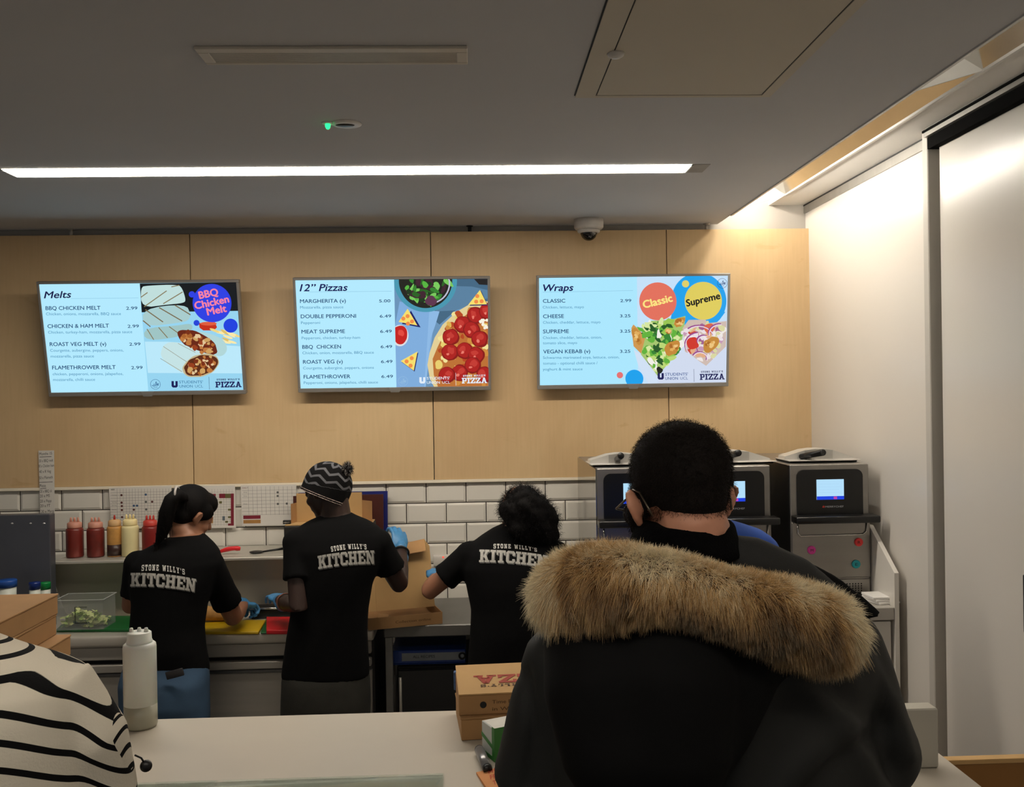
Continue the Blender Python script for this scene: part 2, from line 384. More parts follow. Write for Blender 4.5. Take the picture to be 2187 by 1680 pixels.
for x, y0, y1, z in ((XE+.034, 3.4, 4.46, ZC+.055), (XE+.034, .6, 2.62, ZC+.055), (1.41, 4.585, 4.70, ZC+.14)):  # last, short tube is a hidden addition that brightens the back wall corner
    b = MB().tube([(x, y0, z), (x, y1, z)], .008, 10); obj('lamp_tube', b, em((255, 246, 232), COVE_E*(.13 if y0 < 2.7 else 1.5 if y0 > 4 else 1), 'tube'), t, True)
b = MB().box((XE+.001, .85, ZC+.04), (XE+.022, 4.5, ZC+.075)); obj('lamp_holder', b, white_plate, t, True)
# ---- plywood cladding on the back wall
ply = plywood('birch_plywood'); ply_edge = pm('plywood_edge', (150, 112, 70), .7, var=.25, scale=120, stretch=(.02, 1, 1))
ZT0 = at(600, 1030.5, D)[2]; ZP1 = at(900, 495.2, D)[2]
xs = [at(409.5, 765, D)[0], at(923.5, 765, D)[0], at(1427, 765, D)[0]]; xs = [xs[0]-1.22]+xs+[at(1738, 700, D)[0]]
xs[0] = max(xs[0], -3.4)
pl = ['leftmost pale plywood wall panel, cut by the left edge', 'pale plywood wall panel behind the gap between Melts and Pizzas screens',
      'pale plywood wall panel below the dome camera, middle of the wall', 'narrow pale plywood wall panel at the right corner, lit from above']
for i in range(4):
    t = thing('plywood_panel', pl[i], 'wall panel', ((xs[i]+xs[i+1])/2, D, ZT0), None, 'plywood panels on the back wall')
    b = MB().box((xs[i]+.0022, D, ZT0), (xs[i+1]-.0022, D+.018, ZP1), 0, .0008); obj('sheet', b, ply, t, True)
    b = MB().box((xs[i]+.05, D+.018, ZT0+.06), (xs[i]+.09, 4.7985, ZP1-.06)); obj('batten', b, ply_edge, t, True); b = MB().box((xs[i+1]-.09, D+.018, ZT0+.06), (xs[i+1]-.05, 4.7985, ZP1-.06)); obj('batten', b, ply_edge, t, True)
rl = ['thin steel rod above the leftmost plywood panel', 'thin dark rod above the middle plywood panel', 'thin steel rod right of the dome camera']
for (px, py), l, mm in zip(((152, 494), (1003, 487), (1509, 483)), rl, (steel, black_matt, steel)):
    q = at(px, py, D+.009)
    t = thing('hanger_rod', l, 'rod', (q[0], q[1], ZP1), None, 'rods between plywood and ceiling')
    b = MB().lathe([(.009, 0), (.009, ZC-ZP1)], 14); obj('shaft', b, mm, t)
    b = MB().lathe([(.017, ZC-ZP1-.004), (.017, ZC-ZP1)], 16); obj('flange', b, mm, t)
# ---- metro tiles
YT = D+.012; pw, ph_ = .2021, .1027
tile_m = pm('glazed_tile', (222, 218, 208), .12, var=.02, scale=2.5, spec=.6)
zt = at(600, 1037, YT)[2]; x0 = at(130.7, 1062, YT)[0]; b = MB(); g = .0022
for r in range(9):
    za = zt-r*ph_; zb = za-ph_
    for k in range(-8, 20):
        xa = x0+(k+(.5 if r % 2 else 0))*pw; xb = xa+pw
        if xa > 1.7: continue
        xb = min(xb, 1.72); a = [(xa+g, zb+g), (xb-g, zb+g), (xb-g, za-g), (xa+g, za-g)]; q = .013
        c = [(xa+q, zb+q), (xb-q, zb+q), (xb-q, za-q), (xa+q, za-q)]
        v = [(p[0], YT+.006, p[1]) for p in a]+[(p[0], YT+.003, p[1]) for p in a]+[(p[0], YT-.002, p[1]) for p in c]
        b.add(v, [(8, 9, 10, 11)]+[(4+i, 4+(i+1) % 4, 8+(i+1) % 4, 8+i) for i in range(4)]+[(i, (i+1) % 4, 4+(i+1) % 4, 4+i) for i in range(4)], 0)
b.box((x0-8*pw, YT+.0045, zt-9*ph_), (1.72, 4.8, zt+.002), 1); struct('wall_tiles', b, [tile_m, grout])
b = MB().box((-2.4, D-.008, ZT0-.0165), (xs[4], 4.8, ZT0-.001), 0, .002); struct('trim_4', b, pm('white_tile_trim', (236, 226, 205), .35, var=.02))
# ---- ceiling fittings
def czone(px, py, z=ZC): return on_z(px, py, z)
def ceil_light(name, label, xa, xb, ya, yb, k=1.):
    t = thing(name, label, 'light', ((xa+xb)/2, (ya+yb)/2, ZC), None, 'linear ceiling lights')
    b = MB().box((xa, ya, ZC-.0025), (xb, yb, ZC-.0005)); obj('diffuser', b, em((255, 243, 226), STRIP_E*k, 'diffuser'), t, True)
    b = MB()
    for A, B in (((xa-.006, ya-.006), (xb+.006, ya)), ((xa-.006, yb), (xb+.006, yb+.006)), ((xa-.006, ya), (xa, yb)), ((xb, ya), (xb+.006, yb))):
        b.box((A[0], A[1], ZC-.004), (B[0], B[1], ZC))
    obj('frame', b, white_plate, t, True)
    b = MB().box((xb+.006, ya+.004, ZC-.0015), (xb+.07, yb-.004, ZC)); obj('blank_end', b, pm('lamp_blank', (150, 146, 140), .6), t, True)
    return t
a0 = czone(700, 356); a1 = czone(700, 372.5); xl = czone(15, 366)[0]; xr = czone(1465, 364)[0]
ceil_light('ceiling_light', 'long white linear ceiling light in front of the menu screens', xl, xr, a1[1], a0[1])
ceil_light('ceiling_light', 'added unseen white linear ceiling light, brightening the queueing side of the counter', -1.9, 1.0, .30, .36, .7)  # extra lamp added out of view so the counter and fur collar are lit
q0 = czone(450, 130); q1 = czone(1000, 97)
t = thing('air_vent', 'long slatted air grille recessed in the grey ceiling', 'vent', ((q0[0]+q1[0])/2, q0[1], ZC))
xa, xb, ya, yb = q0[0]-.012, czone(999, 120)[0], czone(700, 97)[1], czone(700, 132)[1]
ya, yb = min(ya, yb), max(ya, yb); fw_ = .028; b = MB()
for A, B in (((xa, ya), (xb, ya+fw_)), ((xa, yb-fw_*.5), (xb, yb)), ((xa, ya+fw_), (xa+fw_, yb-fw_*.5)), ((xb-fw_, ya+fw_), (xb, yb-fw_*.5))): b.box((A[0], A[1], ZC-.008), (B[0], B[1], ZC), 0, .002)
obj('frame', b, pm('vent_frame', (205, 198, 184), .5, var=.02), t, True)
b = MB().box((xa+.02, ya+.02, ZC-.0015), (xb-.02, yb-.012, ZC-.0005)); obj('backing', b, pm('vent_dark', (120, 116, 104), .9), t, True)
b = MB(); n = 11
for i in range(n):
    y = ya+fw_+(yb-ya-fw_*1.5)*(i+.5)/n
    b.prism([(xa+fw_, y-.004, ZC-.0065), (xa+fw_, y+.001, ZC-.0065), (xa+fw_, y+.003, ZC-.002), (xa+fw_, y-.002, ZC-.002)], (xb-xa-2*fw_, 0, 0))
obj('louvre', b, pm('vent_slat', (186, 180, 165), .5, var=.04), t, True)
q = czone(700, 262)
t = thing('indicator_light', 'tiny glowing green indicator light on the ceiling', 'light', q)
b = MB().lathe([(0, -.004), (.017, -.004), (.02, 0)], 20); obj('bezel', b, white_plate, t)
b = MB().add(*ell((0, 0, -.008), (.0085, .0085, .013), None, 14, 8), 0, True); obj('led', b, em((40, 255, 130), 2.2, 'led'), t)
q = czone(740, 264)
t = thing('ceiling_sensor', 'small round white sensor with dark slit beside green light', 'sensor', q)
b = MB().lathe([(0, -.006), (.036, -.006), (.046, -.003), (.047, 0)], 28); obj('ring', b, pm('sensor_white', (215, 210, 205), .4), t)
b = MB().add(*ell((-.004, -.004, -.006), (.03, .017, .004), None, 20, 8), 0, True); obj('lens', b, black_plastic, t)
c4 = [czone(1229, 203), czone(1648, 203), czone(1850, 3), czone(1344, 0)]
ynear, yfar = c4[2][1]-.6, c4[0][1]; xa, xb = czone(1229, 203)[0], czone(1645, 203)[0]
t = thing('access_panel', 'large flush access panel in the ceiling, upper right', 'panel', ((xa+xb)/2, (ynear+yfar)/2, ZC))
pmat = pm('access_panel_paint', (198, 190, 174), .75, var=.02, scale=2)
b = MB().box((xa+.06, ynear, ZC-.004), (xb-.032, yfar-.012, ZC)); obj('leaf', b, pmat, t, True)
b = MB().box((xa, ynear, ZC-.005), (xa+.056, yfar+.01, ZC)).box((xb-.028, ynear, ZC-.005), (xb, yfar+.01, ZC)).box((xa+.056, yfar-.008, ZC-.005), (xb-.028, yfar+.01, ZC)); obj('frame', b, pmat, t, True)
b = MB().box((xa+.056, ynear, ZC-.002), (xa+.06, yfar-.01, ZC-.0005)).box((xb-.032, ynear, ZC-.002), (xb-.028, yfar-.01, ZC-.0005)).box((xa-.004, ynear, ZC-.002), (xa, yfar, ZC-.0005)); obj('gap', b, black_matt, t, True)
q = czone(1315, 114, ZC-.004)
t = thing('sprinkler_cap', 'small round white cap on the ceiling access panel', 'cap', q)
b = MB().lathe([(0, -.012), (.012, -.011), (.02, -.006), (.022, 0)], 24); obj('dome', b, pm('cap_white', (200, 196, 190), .4), t)
# dome camera under the ceiling edge
q = on_z(1257, 464, ZC)
YC_ = D-.14; q = at(1257, 464, YC_)
t = thing('dome_camera', 'white dome security camera with dark bubble under the ceiling', 'camera', (q[0], YC_, ZC))
b = MB().lathe([(.072, 0), (.073, -.02), (.072, -.04), (.066, -.048), (.05, -.052)][::-1], 36); obj('mount', b, pm('camera_white', (205, 200, 194), .45), t)
b = MB().lathe([(.052, -.05), (.056, -.056), (.054, -.064), (.044, -.068)][::-1], 36); obj('collar', b, pm('camera_white', (205, 200, 194), .45), t)
b = MB().add(*ell((0, 0, -.062), (.042, .042, .043), None, 28, 16), 0, True); obj('bubble', b, pm('smoked_dome', (14, 12, 11), .06, spec=.7), t)

# ================================================================== menu screens
def homography(src, dst):
    A = []
    for (x, y), (u, v) in zip(src, dst):
        A.append([x, y, 1, 0, 0, 0, -u*x, -u*y, -u]); A.append([0, 0, 0, x, y, 1, -v*x, -v*y, -v])
    return np.linalg.svd(np.array(A))[2][-1].reshape(3, 3)
class Screen:
    """a flat display: everything on it is drawn in one mesh of lit shapes"""
    def __init__(s, corners, sw, sh):
        s.H = homography(corners, [(0, 0), (1, 0), (1, 1), (0, 1)]); s.sw, s.sh = sw, sh; s.b = MB(); s.mats = []; s.k = 0
    def mat(s, c):
        m = em(c, SCREEN_E)
        if m not in s.mats: s.mats.append(m)
        return s.mats.index(m)
    def loc(s, p, off):
        q = s.H @ np.array([p[0], p[1], 1.]); u, v = q[0]/q[2], q[1]/q[2]
        u = min(1, max(0, u)); v = min(1, max(0, v))
        return ((u-.5)*s.sw, -off, (.5-v)*s.sh)
    def poly(s, pts, c, L=1):
        s.k += 1; off = .0003*L+5e-6*s.k
        P = [s.loc(p, off) for p in pts]
        B = bmesh.new(); f = B.faces.new([B.verts.new(p) for p in P]); bmesh.ops.triangulate(B, faces=[f])
        s.b.bm(B, s.mat(c))
    def circ(s, x, y, r, c, L=1, ry=None, n=40, rot=0.):
        ry = ry or r; cr, sr = math.cos(rot), math.sin(rot)
        s.poly([(x+r*math.cos(a)*cr-ry*math.sin(a)*sr, y+r*math.cos(a)*sr+ry*math.sin(a)*cr) for a in [2*math.pi*i/n for i in range(n)]], c, L)
    def blob(s, x, y, r, c, L=1, jit=.25, n=11, ry=None, rot=0.):
        ry = ry or r; cr, sr = math.cos(rot), math.sin(rot); P = []
        for i in range(n):
            a = 2*math.pi*i/n; k = 1+random.uniform(-jit, jit); dx, dy = r*k*math.cos(a), ry*k*math.sin(a)
            P.append((x+dx*cr-dy*sr, y+dx*sr+dy*cr))
        s.poly(cha(P, 1), c, L)
    def line(s, pts, w, c, L=1):
        for p, q in zip(pts[:-1], pts[1:]):
            d = np.array(q, float)-np.array(p, float); n = np.array([-d[1], d[0]])/(np.linalg.norm(d)+1e-9)*w/2; e = d/(np.linalg.norm(d)+1e-9)*w*.3
            p_, q_ = np.array(p)-e, np.array(q)+e; s.poly([p_+n, q_+n, q_-n, p_-n], c, L)
    def text(s, t, p0, p1, cap, c, bold=0., shear=0., L=6, polys=None):
        """baseline from p0 to p1, capital height cap"""
        p0, p1 = np.array(p0, float), np.array(p1, float); d = p1-p0; up = np.array([d[1], -d[0]])/np.linalg.norm(d)
        s.k += 1; off = .0003*L+5e-6*s.k; mi = s.mat(c)
        if polys is None:
            v, f = text_mesh(t, 0., shear); w = v[:, 0].max(); u = d/np.linalg.norm(d)*cap
            for q, k in ((0, 0),) if bold < .005 else ((-1, 0), (1, 0), (0, 1), (0, -1)):
                o = u*(q*bold*1.5)+up*(k*bold*cap*1.2)
                s.b.add([s.loc(p0+o+d*(a/w)+up*(e/.69*cap), off) for a, e in v], f, mi)
        else:
            for P in polys: s.b.add([s.loc(p0+d*a+up*(e*cap), off) for a, e in P], [tuple(range(len(P)))], mi)
def cha(P, n=2):
    for _ in range(n):
        P = [q for a, b in zip(P, P[1:]+P[:1]) for q in ((.75*a[0]+.25*b[0], .75*a[1]+.25*b[1]), (.25*a[0]+.75*b[0], .25*a[1]+.75*b[1]))]
    return P
bezel_m = pm('screen_bezel', (146, 142, 137), .4, .4, var=.04); back_m = black_plastic
def screen_thing(label, outer, Yt, Yb, sc_corners):
    P = [np.array(at(*p, Y)) for p, Y in zip(outer, (Yt, Yt, Yb, Yb))]
    c = sum(P)/4; r = Vector((P[1]-P[0])+(P[2]-P[3])).normalized(); dn = Vector((P[3]-P[0])+(P[2]-P[1])); dn = (dn-r*dn.dot(r)).normalized()
    w = (np.linalg.norm(P[1]-P[0])+np.linalg.norm(P[2]-P[3]))/2; h = (np.linalg.norm(P[3]-P[0])+np.linalg.norm(P[2]-P[1]))/2
    up = -dn; back = up.cross(r)      # x right, y away from the viewer, z up
    R = Matrix((r, back, up)).transposed()
    t = thing('menu_screen', label, 'screen', c, R, 'menu screens on the plywood wall')
    e, eb = .0125, .021; sw, sh = w-2*e, h-e-eb; zc = (eb-e)/2
    b = MB().box((-w/2, -.004, h/2-e), (w/2, .03, h/2), 0, .002).box((-w/2, -.004, -h/2), (w/2, .03, -h/2+eb), 0, .002)
    b.box((-w/2, -.004, -h/2+eb), (-w/2+e, .03, h/2-e), 0, .002).box((w/2-e, -.004, -h/2+eb), (w/2, .03, h/2-e), 0, .002); obj('bezel', b, bezel_m, t)
    b = MB().prism([(-.03, -.007, -h/2+.019), (.03, -.007, -h/2+.019), (.021, -.007, -h/2-.004), (-.021, -.007, -h/2-.004)], (0, .01, 0)); obj('logo_tab', b, pm('tab_silver', (165, 162, 158), .35, .6), t)
    b = MB().box((-w/2+.01, .028, -h/2+.008), (w/2-.01, .045, h/2-.012), 0, .006).box((-w/2+.1, .045, -h/2+.02), (w/2-.1, .055, h*.1), 0, .006); obj('back_cover', b, back_m, t)
    dp = lambda z: (D-.0015-c[1]-z*up.y)/back.y
    for xk in (-.11, .09):
        b = MB().prism([(xk, .046, -.09), (xk, dp(-.09), -.09), (xk, dp(.07), .07), (xk, .046, .07)], (.02, 0, 0)); obj('bracket', b, black_matt, t)
    S = Screen(sc_corners, sw, sh); S.t = t; S.z = zc
    return S
def finish(S):
    S.b.v = [(x, y-.0005, z+S.z) for x, y, z in S.b.v]
    obj('display', S.b, S.mats, S.t)
INK, SUB = (18, 62, 108), (72, 138, 178); BG = (178, 233, 254); NAVY = (20, 24, 84)
def halal(S, x, y, r, c):
    for i in range(24):
        a, b_ = 2*math.pi*i/24, 2*math.pi*(i+1)/24
        S.line([(x+r*math.cos(a), y+r*math.sin(a)), (x+r*math.cos(b_), y+r*math.sin(b_))], r*.07, c, 6)
    k = r/48.
    for pts in ([(-34, 8), (-28, 14), (-16, 12), (-12, -6)], [(-16, 12), (0, 10), (4, -24)], [(0, 10), (12, 8), (10, -26)], [(12, 8), (26, 2), (16, -6), (34, -8)], [(20, 12), (32, 4)]):
        S.line([(x+a*k, y+b_*k) for a, b_ in pts], 5*k, c, 6)
    S.text('HALAL', (x-20*k, y+30*k), (x+20*k, y+30*k), 10*k, c, .02)
def logos(S, ux, uy, h, c, t0, t1, t2, t3, bar, pz0, pz1, pzs, c2=None):
    """students' union lock-up and the pizza word mark"""
    for P in ([(0, -1), (.36, -1), (.36, -.2), (0, -.2)], [(.6, -1), (.95, -1), (.95, -.2), (.6, -.2)], [(0, -.21), (.95, -.21), (.76, 0), (.2, 0)], [(.36, -.36), (.48, -.3), (.6, -.36), (.6, -.2), (.36, -.2)]): S.poly([(ux+a*h, uy+b_*h) for a, b_ in P], c, 6)
    S.text("STUDENTS'", t0, t1, h*.42, c2 or c, .012); S.text('UNION', t2, (t2[0]+(t3[0]-t2[0])*.56, t2[1]+(t3[1]-t2[1])*.56), h*.42, c2 or c, .012)
    S.text('UCL', (t2[0]+(t3[0]-t2[0])*.66, t2[1]+(t3[1]-t2[1])*.66), t3, h*.42, c2 or c, -.003)
    S.line(bar, 3, c, 6)
    S.text('', pz0, pz1, pzs, c, polys=slab('PIZZA', .06))
    d = np.array(pz1, float)-np.array(pz0, float); a = np.array(pz0)+d*.05+np.array([0, -pzs*1.2]); e = np.array(pz0)+d*.93+np.array([0, -pzs*1.22])
    S.text('', a, e, pzs*.3, c, polys=slab("STONE WILLY'S", .2))
def row(S, head, h0, h1, price, p0, p1, subs, hc=36, sc=26):
    S.text(head, h0, h1, hc, INK, .012); S.text(price, p0, p1, hc*.8, INK, .012)
    for t, a, b_ in subs: S.text(t, a, b_, sc, SUB, .001)
# ---------------- left screen
c1 = (60, 570, 4.374)
S = screen_thing('left menu screen headed Melts, showing stacked rolled wraps', [(79, 602), (512, 596.5), (523.5, 841.5), (103.5, 846.5)], D-.19, D-.075, [(103, 158), (1957, 130), (2007, 1158), (190, 1193)])
S.poly([(103, 158), (1957, 130), (2007, 1158), (190, 1193)], BG, 0)
S.poly([(1050, 146), (1957, 130), (1970, 405), (1062, 420)], (12, 18, 24), 1)
S.poly([(1062, 420), (1970, 402), (2007, 1158), (1108, 1176)], (150, 212, 240), 1)
S.poly([(1300, 700), (1985, 740), (2007, 1000), (1108, 1000), (1085, 700)], (186, 232, 250), 2)
for (pl_, col) in (([(1078, 570), (1400, 545), (1530, 520), (1545, 580), (1420, 655), (1085, 695)], (158, 196, 196)),
                   ([(1068, 385), (1480, 335), (1525, 440), (1500, 500), (1400, 520), (1078, 560)], (168, 204, 206)),
                   ([(1056, 180), (1120, 165), (1410, 152), (1450, 190), (1482, 300), (1460, 330), (1300, 345), (1062, 378)], (192, 222, 220))):
    S.poly(cha(pl_), col, 3)
for p in ([(1060, 275), (1120, 232)], [(1090, 365), (1300, 215)], [(1270, 335), (1450, 225)], [(1350, 175), (1420, 160)]): S.line(p, 9, (132, 118, 84), 4)
for p in ([(1100, 395), (1260, 510)], [(1230, 375), (1440, 500)], [(1380, 352), (1520, 440)], [(1075, 500), (1140, 555)]): S.line(p, 10, (120, 102, 70), 4)
for p in ([(1110, 580), (1170, 680)], [(1220, 565), (1300, 660)], [(1320, 556), (1420, 630)]): S.line(p, 8, (128, 112, 76), 4)
S.poly([(1600, 520), (1750, 510), (1770, 560), (1740, 590), (1640, 590), (1605, 565)], (196, 44, 20), 3); S.circ(1690, 525, 78, (224, 92, 60), 4, 18)
for i in range(16): S.blob(random.uniform(1730, 1960), random.uniform(590, 715), 50, random.choice([(240, 214, 130), (222, 190, 104), (250, 232, 170)]), 3, .15, 8, 13, random.uniform(.1, .6))
S.poly(cha([(1440, 620), (1600, 590), (1820, 660), (1870, 760), (1830, 830), (1760, 840), (1500, 720)]), (176, 214, 216), 4)
S.blob(1585, 705, 205, (104, 34, 14), 5, .06, 16, 92, .48)
S.poly(cha([(1225, 860), (1250, 740), (1320, 700), (1420, 710), (1600, 790), (1740, 830), (1600, 900), (1470, 1010), (1430, 1000)]), (196, 226, 228), 5)
for p in ([(1260, 745), (1430, 860), (1500, 905)], [(1400, 715), (1560, 800)], [(1230, 860), (1430, 985)]): S.line(p, 4, (140, 130, 100), 6)
S.blob(1610, 925, 180, (196, 180, 140), 6, .04, 18, 106, -.32); S.blob(1612, 925, 168, (92, 40, 16), 6, .06, 18, 94, -.32)
for i in range(40):
    a = random.uniform(0, 6.28); r = random.random()**.5
    for (cx, cy, ra, rb, ro, L) in ((1585, 705, 180, 76, .48, 5), (1612, 925, 148, 80, -.32, 6)):
        x, y = ra*r*math.cos(a), rb*r*math.sin(a); cr, sr = math.cos(ro), math.sin(ro)
        S.blob(cx+x*cr-y*sr, cy+x*sr+y*cr, random.uniform(12, 30), random.choice([(206, 160, 96), (168, 96, 40), (226, 196, 150), (120, 44, 16), (190, 120, 60), (150, 60, 24)]), L, .35, 8)
S.circ(1728, 328, 183, (42, 62, 226), 6); S.circ(1540, 246, 30, (42, 62, 226), 6); S.circ(1578, 518, 28, (30, 66, 216), 6); S.circ(1899, 543, 67, (24, 62, 222), 6)
PK = (246, 130, 160)
S.text('BBQ', (1614, 288), (1790, 252), 68, PK, .035, 0, 8); S.text('Chicken', (1572, 388), (1890, 318), 68, PK, .035, 0, 8); S.text('Melt', (1686, 445), (1866, 408), 68, PK, .035, 0, 8)
S.text('Melts', (148, 290), (404, 283), 64, (24, 28, 72), .02, .22); S.line([(400, 292), (1035, 282)], 2.5, (120, 176, 210), 5)
row(S, 'BBQ CHICKEN MELT', (160, 402), (676, 396), '2.99', (918, 396), (1024, 393), [('Chicken, onions, mozzarella, BBQ sauce', (162, 452), (868, 446))])
row(S, 'CHICKEN & HAM MELT', (174, 574), (752, 566), '2.99', (928, 568), (1034, 565), [('Chicken, turkey-ham, mozzarella, pizza sauce', (177, 627), (970, 618))])
row(S, 'ROAST VEG MELT (v)', (190, 746), (722, 740), '2.99', (940, 739), (1045, 736), [('Courgette, aubergine, peppers, onions,', (192, 800), (884, 794)), ('mozzarella, pizza sauce', (196, 856), (604, 852))])
row(S, 'FLAMETHROWER MELT', (208, 970), (806, 962), '2.99', (953, 964), (1060, 961), [('chicken, pepperoni, onions, jalape\u00f1os,', (210, 1026), (876, 1020)), ('mozzarella, chilli sauce', (213, 1080), (609, 1076))])
halal(S, 1178, 1108, 47, (40, 90, 140))
logos(S, 1330, 1138, 62, NAVY, (1402, 1098), (1626, 1096), (1404, 1138), (1628, 1136), [(1684, 1034), (1688, 1154)], (1745, 1136), (1992, 1132), 56, (70, 130, 170))
finish(S)
# ---------------- middle screen
S = screen_thing('middle menu screen headed Pizzas, showing a pepperoni pizza', [(625, 593), (1047.5, 589.5), (1048, 832.5), (637.5, 838)], D-.18, D-.075, [(134, 122), (2012, 108), (2020, 1172), (172, 1190)])
S.poly([(134, 122), (2012, 108), (2020, 1172), (172, 1190)], BG, 0)
S.poly([(1097, 116), (2012, 108), (2020, 1172), (1112, 1182)], (104, 146, 184), 1)
S.poly([(1150, 330), (1500, 420), (1400, 1180), (1112, 1182), (1105, 560)], (126, 172, 220), 2)
S.poly([(1560, 108), (2012, 108), (2012, 330), (1800, 330), (1540, 560), (1440, 480)], (66, 102, 130), 2)
S.poly([(1700, 180), (1860, 185), (2012, 220), (2012, 300), (1700, 420), (1500, 430)], (88, 128, 160), 2)
S.poly([(1880, 110), (2012, 109), (2012, 170), (1930, 165)], (30, 28, 30), 3)
S.poly([(1440, 420), (1540, 430), (1500, 560), (1450, 700), (1400, 1180), (1385, 1180)], (140, 184, 228), 3)
S.circ(1405, 130, 308, (70, 150, 176), 3, 306, 64)
S.circ(1405, 125, 262, (28, 30, 24), 4, 272, 64)
for i in range(46):
    a = random.uniform(0, math.pi); r = random.random()**.6
    S.blob(1400+230*r*math.cos(a), 125+230*r*math.sin(a)*.95, random.uniform(20, 62), random.choice([(48, 130, 44), (84, 178, 62), (36, 96, 30), (120, 200, 92), (20, 52, 22), (60, 30, 44)]), 4, .3, 9, random.uniform(14, 34), random.uniform(0, 3))
for i in range(12):
    a = -.3+i*.16; S.line([(1440+200*math.cos(a), 150+200*math.sin(a)), (1440+200*math.cos(a+.16), 150+200*math.sin(a+.16))], 14, (190, 190, 210), 5)
S.blob(1455, 325, 62, (92, 50, 76), 5, .2, 10, 46)
S.circ(1150, 668, 84, (220, 222, 226), 3, 106); S.blob(1152, 660, 74, (196, 28, 26), 4, .05, 16, 94); S.blob(1160, 640, 36, (226, 70, 60), 4, .3)
PZ = [(2014, 330), (1850, 350), (1700, 440), (1570, 560), (1490, 690), (1440, 840), (1418, 960), (1440, 1090), (1480, 1177), (2018, 1172)]
S.poly(PZ, (226, 206, 150), 4)
S.poly([(2014, 380), (1860, 420), (1700, 540), (1590, 640), (1520, 780), (1470, 900), (1480, 1060), (1520, 1177), (2018, 1172)], (188, 112, 50), 4)
for i in range(80):
    x, y = random.uniform(1500, 2010), random.uniform(420, 1170)
    if x > 1500+(900-y)*.28 and x > 1500: S.blob(x, y, random.uniform(14, 46), random.choice([(232, 206, 110), (206, 140, 60), (240, 224, 150), (180, 70, 30), (222, 180, 84)]), 4, .35, 9)
for x, y in ((1890, 470), (1765, 560), (1855, 615), (1650, 685), (1935, 705), (1640, 835), (1785, 820), (1900, 865), (1865, 965), (1735, 1040), (1610, 1060), (1980, 1060), (2010, 430)):
    S.blob(x, y, 84, (136, 18, 18), 5, .05, 18); S.blob(x-4, y-5, 72, (172, 28, 26), 5, .08, 16); S.blob(x+random.uniform(-20, 20), y-20, 34, (194, 56, 48), 5, .4, 9); S.blob(x-20, y+20, 16, (232, 120, 104), 5, .4, 7)
for i in range(9): S.blob(random.uniform(1940, 2010), random.uniform(490, 600), 16, (246, 240, 222), 5, .35, 7)
def slice_icon(S, A, B, C, sh, dots):
    S.poly([tuple(np.array(p)+np.array(sh)) for p in (A, B, C)], (16, 22, 100), 6); S.poly([A, B, C], (246, 222, 108), 7)
    A, B, C = map(np.array, (A, B, C))
    for u, v in dots:
        q = A+(B-A)*u+(C-A)*v; S.circ(q[0], q[1], 20, (240, 140, 70), 8, n=16)
slice_icon(S, (1228, 402), (1138, 532), (1322, 568), (32, 20), ((.26, .24), (.6, .12), (.5, .5), (.18, .62)))
slice_icon(S, (1938, 218), (1822, 364), (2006, 360), (12, 10), ((.3, .12), (.5, .3), (.2, .58)))
slice_icon(S, (1322, 826), (1156, 920), (1284, 1016), (8, 10), ((.3, .2), (.6, .22), (.28, .6)))
S.poly([(134, 122), (1097, 115.5), (1112, 1182.5), (172, 1190)], BG, 5)
S.text('12\u201d Pizzas', (176, 228), (642, 224), 68, NAVY, .02, .22); S.line([(260, 236), (1072, 229)], 2.5, (120, 176, 210), 5)
for hd, h0, h1, pr, p0, p1, sb in (
    ('MARGHERITA (v)', (178, 344), (624, 340), '5.00', (950, 340), (1060, 338), ('Mozzarella, pizza sauce', (178, 400), (600, 396))),
    ('DOUBLE PEPPERONI', (183, 494), (722, 490), '6.49', (955, 490), (1066, 488), ('Pepperoni', (184, 552), (370, 550))),
    ('MEAT SUPREME', (188, 645), (612, 641), '6.49', (958, 640), (1070, 638), ('Pepperoni, chicken, turkey-ham', (189, 702), (760, 698))),
    ('BBQ  CHICKEN', (194, 796), (572, 793), '6.49', (961, 792), (1073, 790), ('Chicken, onion, mozzarella, BBQ sauce', (194, 850), (893, 846))),
    ('ROAST VEG (v)', (199, 944), (587, 941), '6.49', (963, 940), (1075, 938), ('Courgette, aubergine, peppers, onions', (198, 1000), (892, 996))),
    ('FLAMETHROWER', (204, 1092), (660, 1089), '6.49', (966, 1088), (1078, 1086), ('Pepperoni, onions, jalape\u00f1os, chilli sauce', (204, 1146), (931, 1142)))):
    row(S, hd, h0, h1, pr, p0, p1, [sb])
WH = (226, 236, 248)
halal(S, 1176, 1122, 47, (150, 190, 224))
logos(S, 1338, 1144, 62, WH, (1412, 1106), (1638, 1104), (1412, 1148), (1640, 1146), [(1696, 1040), (1698, 1166)], (1756, 1146), (2006, 1142), 56)
finish(S)
# ---------------- right screen
S = screen_thing('right menu screen headed Wraps, showing filled salad wraps', [(1147, 588), (1561, 583), (1554.5, 824.5), (1146.5, 831.5)], D-.145, D-.075, [(142, 150), (1988, 124), (1958, 1170), (140, 1206)])
S.poly([(142, 150), (1988, 124), (1958, 1170), (140, 1206)], (170, 230, 253), 0)
S.poly([(1100, 137), (1988, 124), (1958, 1170), (1100, 1190)], (196, 224, 248), 1)
S.poly([(1030, 700), (1988, 560), (1958, 1170), (1280, 1182)], (206, 220, 242), 2)
CY_ = (22, 160, 236)
S.circ(1702, 372, 268, CY_, 3, 276, 64); S.poly([(1440, 480), (1960, 480), (1900, 560), (1640, 560), (1560, 610), (1420, 570)], CY_, 3)
S.circ(1302, 378, 182, (226, 112, 92), 4, 187); S.circ(1745, 372, 182, (222, 204, 92), 4, 187); S.circ(1574, 205, 35, (222, 206, 104), 4)
S.circ(923, 1104, 31, (228, 112, 112), 4); S.circ(1064, 1138, 88, CY_, 4)
